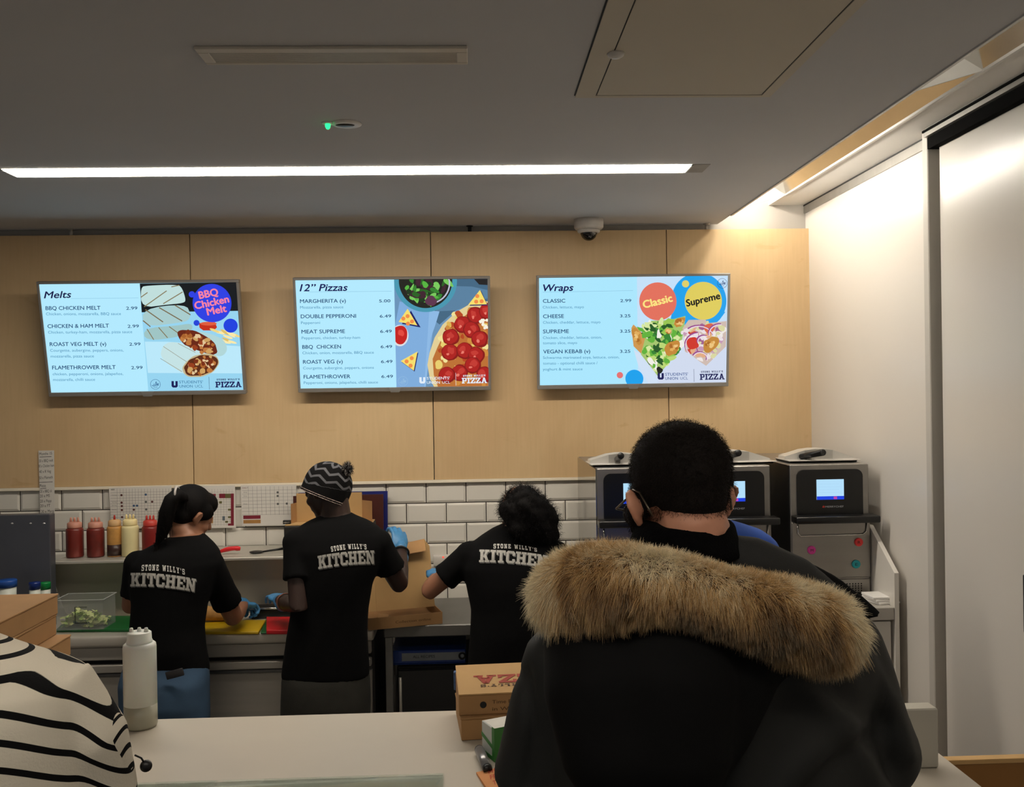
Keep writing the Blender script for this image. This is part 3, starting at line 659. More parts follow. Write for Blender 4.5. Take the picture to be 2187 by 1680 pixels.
S.text('Classic', (1166, 446), (1446, 376), 72, (250, 226, 130), .04, 0, 8); S.text('Supreme', (1584, 428), (1912, 350), 66, (12, 14, 24), .03, .1, 8)
for a in ([(1040, 640), (1060, 606), (1110, 650), (1150, 700), (1220, 800), (1240, 860), (1130, 890), (1060, 820)],): S.poly(a, (206, 150, 80), 4)
S.poly([(1130, 660), (1220, 570), (1420, 560), (1570, 520), (1560, 600), (1520, 850), (1290, 1110), (1240, 1040), (1130, 900), (1240, 800)], (164, 196, 110), 4)
S.poly([(1540, 640), (1600, 560), (1760, 556), (1800, 590), (1970, 570), (1960, 820), (1765, 1010), (1560, 870)], (206, 186, 176), 4)
def inq(P, x, y):
    c = False; n = len(P)
    for i in range(n):
        (x1, y1), (x2, y2) = P[i], P[i-1]
        if (y1 > y) != (y2 > y) and x < (x2-x1)*(y-y1)/(y2-y1)+x1: c = not c
    return c
PA = [(1130, 660), (1220, 580), (1420, 570), (1520, 700), (1510, 850), (1290, 1090), (1250, 1020), (1140, 890), (1240, 800)]; PB = [(1540, 660), (1800, 600), (1950, 600), (1940, 810), (1765, 990), (1570, 870)]
k = 0
while k < 120:
    x, y = random.uniform(1040, 1560), random.uniform(560, 1090)
    if inq(PA, x, y): S.blob(x, y, random.uniform(18, 56), random.choice([(96, 176, 60), (186, 214, 116), (52, 130, 50), (214, 230, 160), (240, 238, 230), (34, 88, 36), (150, 196, 80)]), 5, .35, 9, random.uniform(14, 36), random.uniform(0, 3)); k += 1
k = 0
while k < 70:
    x, y = random.uniform(1540, 1960), random.uniform(560, 1000)
    if inq(PB, x, y): S.blob(x, y, random.uniform(18, 50), random.choice([(232, 222, 226), (196, 150, 180), (200, 70, 50), (238, 230, 226), (216, 214, 160), (160, 96, 140), (226, 170, 130)]), 5, .35, 9, random.uniform(14, 34), random.uniform(0, 3)); k += 1
for x, y, r1, r2, ro in ((1440, 835, 88, 62, -.8), (1510, 580, 62, 40, -.7), (1810, 800, 92, 62, -.7), (1090, 720, 36, 92, -.35), (1400, 670, 30, 22, 0)):
    S.blob(x, y, r1, (196, 136, 56), 6, .15, 14, r2, ro)
    for i in range(10): S.blob(x+random.uniform(-r1, r1)*.5, y+random.uniform(-r2, r2)*.5, 16, random.choice([(224, 172, 92), (170, 104, 36), (236, 196, 126)]), 6, .4, 7)
for (x, y, r, a0_, a1_) in ((1700, 800, 140, 2.4, 4.6), (1690, 740, 150, 4.0, 6.0), (1700, 930, 70, 3.6, 6.6), (1900, 690, 110, 3.0, 4.8), (1740, 760, 60, 2.6, 5.2)):
    an = np.linspace(a0_, a1_, 9); P = [(x+r*math.cos(q), y+r*.85*math.sin(q)) for q in an]; S.line(P, 13, (150, 70, 140), 7); S.line([(p+7, q+9) for p, q in P], 9, (236, 220, 232), 7)
S.blob(1640, 790, 62, (206, 52, 40), 6, .15); S.blob(1800, 640, 50, (216, 100, 70), 6, .2); S.blob(1310, 1050, 32, (24, 30, 20), 6, .3)
S.poly([(1060, 850), (1130, 900), (1280, 1120), (1290, 1181), (1200, 1184), (1100, 1000)], (208, 224, 244), 6)
S.poly([(1520, 880), (1590, 880), (1760, 1015), (1950, 830), (1958, 1170), (1300, 1180), (1310, 1110)], (208, 218, 238), 6)
S.text('Wraps', (184, 280), (476, 274), 66, NAVY, .024, .22); S.line([(175, 290), (1060, 272)], 2.5, (120, 176, 210), 5)
row(S, 'CLASSIC', (178, 394), (396, 391), '2.99', (934, 386), (1041, 384), [('Chicken, lettuce, mayo', (175, 450), (578, 446))])
row(S, 'CHEESE', (178, 545), (381, 542), '3.25', (930, 536), (1032, 534), [('Chicken, cheddar, lettuce, mayo', (176, 600), (738, 594))])
row(S, 'SUPREME', (176, 694), (428, 690), '3.25', (929, 686), (1030, 684), [('Chicken, cheddar, lettuce, onion,', (174, 750), (750, 744)), ('tomato slice, mayo', (174, 802), (508, 798))])
row(S, 'VEGAN KEBAB (v)', (176, 892), (634, 886), '3.25', (926, 884), (1027, 882), [('Schwarma marinated soya, lettuce, onion,', (173, 946), (918, 938)), ('tomato - optional chilli sauce /', (173, 1002), (706, 996)), ('yoghurt & mint sauce', (170, 1060), (558, 1056))])
halal(S, 1931, 199, 47, (30, 60, 120))
logos(S, 1290, 1146, 64, NAVY, (1364, 1108), (1586, 1104), (1364, 1148), (1586, 1144), [(1644, 1042), (1646, 1166)], (1702, 1148), (1944, 1142), 58, (60, 90, 150))
finish(S)
# ================================================================== kitchen behind the counter
ZB = .947                                    # prep worktop height
card = pm('brown_cardboard', (166, 126, 82), .85, var=.06, scale=14, bump=.04, bscale=160)
card_in = pm('cardboard_inside', (184, 148, 98), .88, var=.05, scale=10, bump=.04, bscale=160)
white_melamine = pm('white_melamine', (206, 202, 194), .45, var=.02)
XR_ = at(797, 1370, 4.13)[0]; YF = on_z(500, 1352, ZB)[1]; XL_ = -2.75
t = thing('prep_table', 'long stainless prep table with drawers along the tiled wall', 'table', ((XL_+XR_)/2, YF+.3, 0))
b = MB().box((XL_, YF, ZB-.05), (XR_, 4.745, ZB), 0, .012, 3); obj('worktop', b, pm('worktop_steel', (206, 200, 188), .32, .4, var=.06, scale=16, stretch=(.05, 1, 1)), t, True)
n = 3; w = (XR_-XL_-.02)/n
for i in range(n):
    xa, xb = XL_+.01+i*w, XL_+.01+(i+1)*w
    d = obj('drawer', MB().box((xa+.004, YF+.018, ZB-.11), (xb-.004, YF+.05, ZB-.052), 0, .004), steel, t, True)
    obj('handle', MB().box((xa+.004, YF+.012, ZB-.165), (xb-.004, YF+.045, ZB-.13), 0, .004), steel, d, True)
    d = obj('door', MB().box((xa+.004, YF+.03, .12), (xb-.004, YF+.06, ZB-.185), 0, .004), steel, t, True)
    obj('door_frame', MB().box((xa+.004, YF+.027, ZB-.184), (xb-.004, YF+.055, ZB-.17), 0, .002), steel_dark, d, True)
obj('carcass', MB().box((XL_+.005, YF+.062, .1), (XR_-.005, 4.74, ZB-.051)), pm('carcass_dark', (34, 32, 31), .6), t, True)
for px_ in (XL_+.06, XR_-.06):
    for py_ in (YF+.1, 4.65): obj('foot', MB().lathe([(.02, 0), (.02, .03), (.016, .1)], 14, (px_, py_, 0)), black_plastic, t, True)
# upstand cover with shelf on top
pA, pB = at(101, 1199, 4.42), at(143, 1305, 4.53); XRs = at(800, 1190, 4.45)[0]; zs = at(300, 1193, 4.43)[2]
t = thing('rail_shelf', 'steel shelf with sloping grey cover behind the prep table', 'shelf', ((pA[0]+XRs)/2, 4.55, ZB))
shelf_m = pm('shelf_edge', (198, 193, 183), .35, .5, var=.04)
v = [(pA[0], 4.42, pA[2]), (XRs, 4.42, pA[2]), (XRs, 4.53, ZB+.001), (pB[0], 4.53, ZB+.001)]
obj('cover', MB().prism(v, (0, .012, .004)), pm('grey_cover', (152, 147, 135), .45, .15, var=.06, scale=3), t, True)
obj('shelf_plate', MB().box((pA[0]+.03, 4.405, zs-.014), (XRs, 4.744, zs), 0, .003), shelf_m, t, True)
for x in (pB[0]+.1, XRs-.06): obj('post', MB().box((x, 4.66, ZB+.001), (x+.03, 4.69, zs-.014)), steel, t, True)
# ---- steel upright panel on the far left
q = at(106, 1098, 4.33)
t = thing('steel_upright', 'tall dull steel panel standing at the left end of the table', 'panel', (q[0]-.3, 4.4, ZB))
obj('panel', MB().box((-2.6, 4.33, ZB+.001), (q[0], 4.385, q[2]), 0, .004), pm('blue_grey_steel', (88, 90, 98), .35, .5, var=.15, scale=3), t, True)
for px_ in (26, 65, 94):
    s_ = at(px_, 1117.5, 4.329); obj('screw', MB().add(*ell(s_, (.006, .003, .004), None, 10, 6), 0, True), pm('bright_screw', (225, 225, 225), .2, .6), t, True)
# ---- sauce bottles on the shelf
def bottle(px, pyb, pyt, wpx, label, body, lower=None, lowf=0., cap=None, red_tip=False, Y=4.52):
    s_ = Y/F; p = at(px, pyb, Y); h = (pyb-pyt)*s_; r = wpx*s_/2; z0 = zs+.0008
    t = thing('sauce_bottle', label, 'bottle', (p[0], Y, z0), None, 'sauce bottles on the steel shelf')
    hb = h*.73
    prof = [(0, 0), (r*.93, .001), (r, .006), (r, hb-.012), (r*.95, hb-.004), (r*.8, hb)]
    obj('body', MB().lathe(prof, 28), body, t)
    if lower: obj('sauce_level', MB().lathe([(r*1.004, .005), (r*1.004, hb*lowf)], 28), lower, t)
    c = cap or body
    obj('cap', MB().lathe([(r*.82, hb), (r*.84, hb+.004), (r*.82, hb+h*.12), (r*.6, hb+h*.15), (0, hb+h*.155)], 28), c, t)
    b = MB()
    for k in (-1, 0, 1) if not red_tip else (0,):
        x = k*r*.42; b.lathe([(r*.16, hb+h*.14), (r*.13, hb+h*.22), (r*.09, hb+h*.26), (0, hb+h*.262)], 10, (x, 0, 0))
    obj('nozzle', b, pm('red_tip', (170, 40, 30), .5) if red_tip else c, t)
sred = pm('red_sauce_plastic', (112, 36, 28), .4, var=.12, scale=18); pinkcap = pm('pink_cap', (196, 136, 116), .45, var=.08)
bottle(160.5, 1192, 1108, 35, 'leftmost sauce bottle, dark red with pale cap', sred, cap=pinkcap)
bottle(205, 1192, 1109, 35, 'second sauce bottle from left, red with smears near its base', pm('red_sauce_smeared', (106, 34, 26), .4, var=.3, scale=25), cap=pinkcap)
bottle(246, 1192, 1105, 31, 'amber half-empty sauce bottle with dark brown sauce in it', pm('amber_plastic', (190, 140, 74), .4, var=.25, scale=22), pm('brown_sauce', (52, 30, 26), .4), .4, pm('amber_cap', (200, 160, 110), .45), True)
bottle(279, 1192, 1104, 35, 'cream white sauce bottle beside the amber bottle', pm('cream_plastic', (222, 210, 158), .4, var=.05), None, 0, pm('cream_cap', (224, 206, 150), .45))
bottle(322, 1192, 1107, 34, 'rightmost sauce bottle, bright red, partly behind the ponytail', pm('tomato_plastic', (124, 26, 22), .4, var=.1), None, 0, pm('red_clear_cap', (190, 60, 50), .4))
# ---- knife and pan handles on the shelf
p0, p1 = at(470, 1187, 4.5), at(513, 1176, 4.5); z0 = zs+.012
t = thing('knife', 'red-handled kitchen knife lying on the steel shelf', 'knife', (p0[0], 4.5, zs))
P = [Vector((p0[0]+(p1[0]-p0[0])*k, 4.5, z0+.002+(.014*math.sin(k*2.2)))) for k in np.linspace(0, 1, 8)]
obj('handle', MB().tube(P, [.008, .009, .0105, .011, .0105, .010, .0115, .009], 12), pm('red_handle', (214, 30, 38), .35), t, True)
obj('blade', MB().prism([(p0[0]-.17, 4.5, zs+.001), (p0[0], 4.495, zs+.006), (p0[0], 4.495, zs+.018), (p0[0]-.12, 4.5, zs+.02)], (0, .002, 0)), steel, t, True)
p0 = at(548, 1189, 4.52)
t = thing('ladle', 'dark flat ladle lying on the shelf right of the knife', 'utensil', (p0[0], 4.52, zs))
obj('bowl', MB().add(*ell((p0[0], 4.52, zs+.006), (.034, .03, .0055)), 0, True), black_plastic, t, True)
p1 = at(604, 1181, 4.52); obj('handle', MB().tube([(p0[0]+.03, 4.52, zs+.006), (p1[0], 4.52, zs+.018)], [.004, .006], 8), black_plastic, t, True)
# ---- chopping boards leaning on the wall and the opened carton between them
def leaning(name, label, cat, xa, xb, y, z0, z1, m, th=.012, lean=.03):
    t = thing(name, label, cat, ((xa+xb)/2, y, z0))
    obj('board', MB().prism([(xa, y, z0), (xb, y, z0), (xb, y+lean, z1), (xa, y+lean, z1)], (0, th, 0)), m, t, True); return t
q0, q1 = at(634, 1060, 4.68), at(826, 1050, 4.68)
leaning('chopping_board', 'dark blue chopping board standing against the tiles', 'chopping board', q0[0], q1[0], 4.69, zs+.001, q1[2], pm('blue_board', (20, 28, 104), .4, var=.06), .012, .025)
q0, q1 = at(623, 1060, 4.64), at(817, 1057, 4.64)
leaning('chopping_board', 'maroon chopping board in front of the dark blue board', 'chopping board', q0[0], q1[0], 4.65, zs+.001, q1[2], pm('maroon_board', (66, 26, 20), .4, var=.06), .012, .025)
YK = 4.47; qa, qb = at(606, 1122, YK), at(796, 1122, YK)
t = thing('crate', 'black crate on the shelf holding an opened carton', 'crate', ((qa[0]+qb[0])/2, YK+.07, zs))
obj('shell', MB().box((qa[0], YK, zs+.001), (qb[0], YK+.15, qa[2]-.004), 0, .004), pm('crate_black', (26, 24, 22), .6), t, True)
t = thing('carton', 'opened brown carton with raised flaps behind the bobble-hat man', 'box', ((qa[0]+qb[0])/2, YK+.06, qa[2]))
zt_ = at(700, 1057, YK)[2]; zf = at(700, 1077, YK)[2]; zk = qa[2]-.003
obj('tray', MB().box((at(608, 1120, YK)[0], YK+.004, zk), (qb[0]-.004, YK+.14, zk+.006), 0, .001), card_in, t, True)
xa, xb = at(633, 1065, YK+.1)[0], at(773, 1065, YK+.1)[0]
obj('back_flap', MB().box((xa, YK+.1, zk+.006), (xb, YK+.104, zt_), 0, .001), card_in, t, True)
xa2, xb2 = at(622, 1085, YK+.06)[0], at(795, 1076, YK+.06)[0]
obj('side_flap', MB().prism([(xa, YK+.1, zk+.006), (xa2, YK+.05, zk+.006), (xa2, YK+.05, zf), (xa, YK+.1, zf)], (0, .004, 0)), card, t, True)
obj('side_flap', MB().prism([(xb, YK+.1, zk+.006), (xb2, YK+.05, zk+.006), (xb2, YK+.05, zf+.006), (xb, YK+.1, zf+.006)], (0, .004, 0)), card, t, True)
q = at(614, 1114, YK+.03)
t = thing('tin', 'tiny black packet with white print on the crate corner', 'packet', (q[0], q[1], zk+.006))
obj('body', MB().box((-.02, -.01, .001), (.016, .01, .018), 0, .001), black_plastic, t)
b = MB(); v, f = text_mesh('HELLY'); b.add([(-.016+.028*a/v[:, 0].max(), -.0106, .006+c*.009) for a, c in v], f); obj('print', b, pm('white_print', (215, 210, 200), .6), t)
# ---- chopping boards lying on the worktop and what is on them
def board(label, pxl, pxr, pyn, pyf, pxlf, pxrf, z, col, h=.014):
    a, b_, c, d = on_z(pxl, pyn, z+h), on_z(pxr, pyn, z+h), on_z(pxrf, pyf, z+h), on_z(pxlf, pyf, z+h)
    t = thing('chopping_board', label, 'chopping board', ((a[0]+b_[0])/2, (a[1]+c[1])/2, z))
    B = bmesh.new(); vs = [B.verts.new((p[0], p[1], zz)) for zz in (z+.0006, z+h) for p in (a, b_, c, d)]
    for f in ((3, 2, 1, 0), (4, 5, 6, 7), (0, 1, 5, 4), (1, 2, 6, 5), (2, 3, 7, 6), (3, 0, 4, 7)): B.faces.new([vs[i] for i in f])
    bmesh.ops.bevel(B, geom=B.edges[:], offset=.004, segments=2, affect='EDGES', profile=.6)
    obj('slab', MB().bm(B, 0, True), pm('board_%d_%d_%d' % col, col, .4, var=.06, scale=30, bump=.03, bscale=300), t, True); return t
board('green chopping board under the lettuce tub', 120, 300, 1343, 1314, 150, 300, ZB, (10, 96, 40))
board('yellow chopping board under the elbow of the ponytail worker', 425, 552, 1348, 1323, 432, 568, ZB, (196, 160, 16))
board('thin dark green board under the red board', 556, 640, 1350, 1322, 566, 640, ZB, (16, 84, 34), .008)
board('glossy red chopping board left of the bobble-hat man', 569, 645, 1345, 1316, 569, 640, ZB+.0095, (196, 22, 30), .02)
# rolled wrap
p0, p1 = at(405, 1322, 4.33), at(478, 1319, 4.33); zr = ZB+.015+.027
t = thing('rolled_wrap', 'tan rolled wrap lying on the yellow chopping board', 'wrap', ((p0[0]+p1[0])/2, 4.33, ZB))
v, f = limb([(p0[0], 4.33, zr+.006), ((p0[0]+p1[0])/2, 4.33, zr+.008), (p1[0], 4.33, zr)], [.033, .034, .029], 20); b = MB().add(v, f, 0, True)
obj('tortilla', b, pm('tortilla', (196, 146, 82), .8, var=.14, scale=40), t, True)
# lettuce tub
clear = pm('clear_plastic', (200, 204, 202), .08, var=.0, alpha=.13)
zg = ZB+.0152; YA, YZ = 4.22, 4.36
xa, xb = at(118, 1320, YA)[0], at(247, 1320, YZ)[0]; zt_ = at(180, 1280, YA)[2]
t = thing('lettuce_tub', 'clear plastic tub of shredded lettuce on the green board', 'tub', ((xa+xb)/2, 4.29, zg))
b = MB(); w_ = .003; f_ = .02
for A, B_ in (((xa, YA), (xb, YA+w_)), ((xa, YZ-w_), (xb, YZ)), ((xa, YA+w_), (xa+w_, YZ-w_)), ((xb-w_, YA+w_), (xb, YZ-w_))): b.box((A[0], A[1], zg), (B_[0], B_[1], zt_))
b.box((xa+w_, YA+w_, zg), (xb-w_, YZ-w_, zg+.003)); obj('walls', b, clear, t, True)
b = MB(); rim = pm('tub_rim', (170, 172, 168), .2, var=.02)
for A, B_ in (((xa-.006, YA-.006), (xb+.006, YA)), ((xa-.006, YZ), (xb+.006, YZ+.006)), ((xa-.006, YA), (xa, YZ)), ((xb, YA), (xb+.006, YZ))): b.box((A[0], A[1], zt_-.003), (B_[0], B_[1], zt_), 0, .001)
obj('rim', b, rim, t, True)
b = MB(); x1, x2 = at(160, 1320, YA)[0], at(186, 1320, YA)[0]
for A, B_ in (((x1, zg+.03), (x1+.0025, zg+.1)), ((x1, zg+.1), (x2, zg+.1025)), ((x1, zg+.03), (x2, zg+.0325)), ((x1, zg+.075), (x2, zg+.0765))): b.box((A[0], YA-.0012, A[1]), (B_[0], YA-.0004, B_[1]))
obj('scale_mark', b, black_matt, t, True)
b = MB()
for i in range(150):
    x = random.uniform(xa+.02, xb-.02); u = (x-xa)/(xb-xa); hmax = .03+.04*math.exp(-((u-.38)/.22)**2)+.015*math.exp(-((u-.8)/.15)**2)
    z = zg+.006+random.random()**.6*hmax; y = random.uniform(YA+.012, YZ-.012); L = random.uniform(.018, .042); a = random.uniform(0, 6.28); tl = random.uniform(-.7, .7)
    M = Matrix.Translation((x, y, z)) @ Matrix.Rotation(a, 4, 'Z') @ Matrix.Rotation(tl, 4, 'Y')
    P = [M @ Vector((L*(k-1.5)/1.5*.5, j*L*.28, .004*math.sin(k*1.7+i)+.002*j)) for k in range(4) for j in (-1, 0, 1)]
    P = [Vector((min(max(p.x, xa+.005), xb-.005), min(max(p.y, YA+.005), YZ-.005), max(p.z, zg+.004))) for p in P]
    b.add(P, [(k*3+j, k*3+j+1, k*3+j+4, k*3+j+3) for k in range(3) for j in range(2)], random.choice((0, 0, 1)), True)
tag(obj('lettuce', b, [pm('lettuce_pale', (206, 214, 140), .6, var=.2, scale=40), pm('lettuce_green', (168, 196, 96), .6, var=.2, scale=40)], t, True), kind='stuff')
# pans behind the boards
for i, (pa, pb, lab) in enumerate(((535, 625, 'black steel pan sunk behind the yellow board'), (300, 330, 'small black tray right of the lettuce tub'))):
    YA_ = 4.40 if i == 0 else 4.37
    x1, x2 = at(pa, 1310, YA_)[0], at(pb, 1310, YA_)[0]
    t = thing('food_pan', lab, 'pan', ((x1+x2)/2, YA_, ZB))
    obj('body', MB().box((x1, YA_, ZB+.001), (x2, YA_+.09, ZB+.05), 0, .006, 2), black_plastic, t, True)
    obj('rim', MB().tube([(x1, YA_-.004, ZB+.05), (x2, YA_-.004, ZB+.05)], .005, 8), pm('bright_rim', (190, 188, 184), .15, .9), t, True)
# tubs beside the steel panel
for px_, lab, cl in ((14, 'blue-lidded tub at the left edge behind the boxes', (28, 74, 150)), (74, 'dark blue lidded tub beside the green-lidded tub', (14, 40, 110)), (96, 'green-lidded tub in front of the steel panel', (8, 122, 58))):
    Yk = {14: 4.2, 74: 4.2, 96: 4.29}[px_]; q = at(px_, 1243 if px_ > 20 else 1238, Yk); r = .042 if px_ == 14 else (.024 if px_ == 74 else .024)
    t = thing('lidded_tub', lab, 'tub', (q[0], Yk, ZB+.0008)); h = q[2]-ZB
    obj('pot', MB().lathe([(0, 0), (r*.8, 0), (r*.93, h-.03)], 24), pm('pot_white', (196, 200, 190), .4), t)
    obj('lid', MB().lathe([(r*.93, h-.03), (r, h-.03), (r, h-.004), (r*.95, h), (0, h)], 24), pm('lid_%d' % px_, cl, .35), t)
# ---- papers on the wall
paper = pm('white_paper', (216, 212, 204), .7, var=.02); ink_k = pm('pen_ink', (30, 28, 28), .7); ink_g = pm('table_rule', (120, 118, 116), .7)
dots = {c: pm('dot_'+c, k, .6) for c, k in (('brown', (84, 40, 34)), ('blue', (52, 84, 120)), ('grey', (90, 92, 90)), ('maroon', (120, 24, 44)), ('olive', (96, 92, 50)), ('ochre', (168, 122, 64)), ('slate', (92, 104, 112)))}
class Sheet:
    """a paper on the wall; drawing coordinates are picture pixels on the wall plane"""
    def __init__(s, name, label, cat, quad, Y, group=None):
        s.Y = Y; P = [at(*q, Y) for q in quad]; c = sum(P)/4; s.t = thing(name, label, cat, (c[0], Y, c[2]), None, group)
        s.b = MB(); s.m = [ink_k]; s.k = 0
        obj('sheet', MB().prism([Vector(p) for p in P], (0, .0008, 0)), paper, s.t, True)
    def mi(s, m):
        if m not in s.m: s.m.append(m)
        return s.m.index(m)
    def pt(s, p): q = at(p[0], p[1], s.Y); return (q[0], s.Y-.0004-s.k*4e-6, q[2])
    def poly(s, pts, m): s.k += 1; s.b.add([s.pt(p) for p in pts], [tuple(range(len(pts)))], s.mi(m))
    def rect(s, x0, y0, x1, y1, m, sk=-.02): s.poly([(x0, y0+(x0-x0)*sk), (x1, y0+(x1-x0)*sk), (x1, y1+(x1-x0)*sk), (x0, y1)], m)
    def dot(s, x, y, r, m): s.poly([(x+r*math.cos(a), y+r*math.sin(a)) for a in np.linspace(0, 6.283, 13)[:-1]], m)
    def line(s, p, q, w, m):
        d = np.array(q, float)-np.array(p, float); n = np.array([-d[1], d[0]])/np.linalg.norm(d)*w/2; p, q = np.array(p), np.array(q); s.poly([p+n, q+n, q-n, p-n], m)
    def text(s, t, x, y, w, cap, m, sk=-.02):
        s.k += 1; v, f = text_mesh(t); k = w/v[:, 0].max(); s.b.add([s.pt((x+a*k, y-e/.69*cap+a*k*sk)) for a, e in v], f, s.mi(m))
    def done(s): obj('print', s.b, s.m, s.t, True)
S_ = Sheet('handwritten_list', 'narrow handwritten order list taped over plywood and tiles', 'paper', [(82, 962), (115.5, 961.5), (117, 1096), (86, 1097)], D-.010)
for tx, x, y, w, c in (('Months 15', 84, 972, 27, 6), ('50 x BBQ melt', 83.5, 987, 30, 6), ('30 x Chicken ham', 82.5, 998, 33, 6), ('40 x R Veg', 84, 1010, 25, 6), ('50 x Flameth', 83.5, 1023, 29, 6), ('Pizza', 85, 1040, 13, 6), ('20 x BBQ ck', 86, 1052, 25, 6), ('20 x MS', 85.5, 1062, 21, 6), ('20 x Pepp', 86, 1073, 24, 6), ('20 x FT', 86.5, 1083, 21, 6), ('30 x Marg', 88, 1095, 27, 6)):
    S_.text(tx, x, y, w, c, ink_k, -.06)
S_.line((84.5, 975.5), (110, 974.5), 1, ink_k); S_.line((84, 1030), (112.5, 1028.5), 1, ink_k); S_.line((86, 1043.5), (99, 1042), 1, ink_k); S_.done()
S_ = Sheet('wall_chart', 'leftmost gridded wall chart with round stickers behind the bottles', 'paper', [(232.5, 1041), (366, 1037), (368, 1126), (238, 1128)], D-.010, 'charts on the tiles')
for i in range(18): S_.line((250+i*6.5, 1043), (251+i*6.5, 1122), .45, ink_g)
for i in range(13): S_.line((236, 1052+i*5.9), (364, 1049+i*5.9), .45, ink_g)
for x, y, c in ((259.5, 1057, 'brown'), (259.8, 1073, 'brown'), (260.3, 1080.3, 'brown'), (260.4, 1088.7, 'brown'), (260.8, 1104, 'brown'), (311.4, 1055.8, 'blue'), (311.7, 1071.3, 'grey'), (325, 1071, 'brown'), (286, 1079.6, 'blue'), (292.8, 1079.5, 'blue'), (286, 1088, 'brown'), (312.3, 1087.4, 'grey'), (286.5, 1103.8, 'blue'), (313, 1103.4, 'blue')): S_.dot(x, y, 2.5, dots[c])
S_.text('WEEK', 236.5, 1046.5, 9, 2.6, ink_k)
for y in (1058, 1073, 1080, 1089, 1105): S_.text('Serving', 239, y, 10, 2.2, ink_g)
S_.done()
S_ = Sheet('wall_chart', 'wall chart with maroon colour blocks right of the ponytail', 'paper', [(372, 1038), (502, 1036), (504, 1126.5), (374, 1128.5)], D-.010, 'charts on the tiles')
for i in range(20): S_.line((378+i*6.2, 1044), (379+i*6.2, 1122), .3, ink_g)
for i in range(14): S_.line((376, 1052+i*5.3), (500, 1050+i*5.3), .3, ink_g)
for x0_, y0_, x1_, y1_, c in ((444, 1054.5, 461, 1059.5, 'maroon'), (446, 1059.5, 461, 1064, 'slate'), (468, 1054, 481, 1063.5, 'maroon'), (481, 1054, 493, 1063.5, 'olive'), (493, 1053.5, 499.5, 1122, 'maroon'), (468, 1070, 474, 1075, 'olive'), (487, 1086, 493, 1090, 'olive'), (475, 1102, 480.5, 1111, 'slate'), (487, 1102, 493, 1106, 'olive'), (481, 1112, 487, 1116, 'olive'), (487, 1117.5, 499.5, 1122, 'maroon'), (448, 1106, 455, 1117, 'ochre')): S_.rect(x0_, y0_, x1_, y1_, dots[c])
S_.done()
S_ = Sheet('wall_chart', 'rightmost wall chart with a red and ochre key box', 'paper', [(514, 1036), (633, 1034), (636, 1120.5), (517, 1123)], D-.010, 'charts on the tiles')
for i in range(12): S_.line((530+i*9.3, 1038), (531.5+i*9.3, 1099), .45, ink_g)
for i in range(8): S_.line((517, 1047.5+i*7.4), (636, 1045+i*7.4), .45, ink_g)
for x, y in ((593, 1051), (593, 1058.7), (593.4, 1075.7), (612.5, 1075)): S_.dot(x, y, 2.4, dots['grey'])
S_.rect(519.6, 1100.5, 556.5, 1108, dots['maroon']); S_.rect(519.8, 1110, 556.8, 1117.6, dots['ochre'])
S_.text('DAILY', 517.5, 1043, 12, 3, dots['maroon'])
for y in (1052, 1060, 1077): S_.text('Area', 520, y, 8, 2.4, ink_g)
S_.done()
# ---- little white box with a red led
q = at(947, 1192, YT-.006)
t = thing('wall_socket', 'small white wall box with glowing red light above the pizza boxes', 'socket', (q[0], YT-.0025, q[2]))
obj('plate', MB().box((-.05, -.03, -.035), (.042, 0, .02), 0, .004, 2), white_melamine, t)
obj('led', MB().add(*ell((0, -.031, .011), (.0045, .003, .0045), None, 12, 8), 0, True), em((255, 70, 50), 1.6, 'led'), t)
# ---- second work table with under-counter fridge and binders
YF2 = 4.2; xa, xb = at(819, 1335, YF2)[0], at(1180, 1325, YF2)[0]; ZT2 = at(820, 1337, YF2)[2]
t = thing('work_table', 'grey steel table with square legs under the opened pizza box', 'table', ((xa+xb)/2, 4.45, 0))
grey_top = pm('grey_tabletop', (104, 102, 98), .4, .3, var=.06)
obj('top', MB().box((xa, YF2, ZT2-.052), (xb, 4.744, ZT2), 0, .004), grey_top, t, True)
for x in (xa+.006, xb-.05):
    for y in (YF2+.004, 4.69): obj('leg', MB().box((x, y, 0), (x+.032, y+.032, ZT2-.0525), 0, .002), pm('leg_grey', (128, 126, 122), .4, .4), t, True)
zfr = at(900, 1423, 4.27)[2]; x1, x2 = xa+.05, xb-.07
t = thing('under_counter_fridge', 'black under-counter fridge with vertical steel handle', 'fridge', ((x1+x2)/2, 4.5, 0))
obj('cabinet', MB().box((x1, 4.29, .02), (x2, 4.72, zfr), 0, .006), black_plastic, t, True)
d = obj('door', MB().box((x1+.004, 4.262, .05), (x2-.004, 4.286, zfr-.012), 0, .004), pm('fridge_black', (16, 16, 18), .3), t, True)
hx = at(855, 1460, 4.25)[0]; hz = at(855, 1446, 4.25)[2]
obj('door_handle', MB().tube([(hx, 4.25, hz-.35), (hx, 4.25, hz)], .0075, 10).tube([(hx, 4.25, hz-.03), (hx, 4.264, hz-.03)], .005, 8), steel, d, True)
for px_ in (x1+.03, x2-.03): obj('foot', MB().lathe([(.015, 0), (.015, .021)], 10, (px_, 4.4, 0)), black_plastic, t, True)
blue = pm('binder_blue', (22, 58, 138), .4, var=.06)
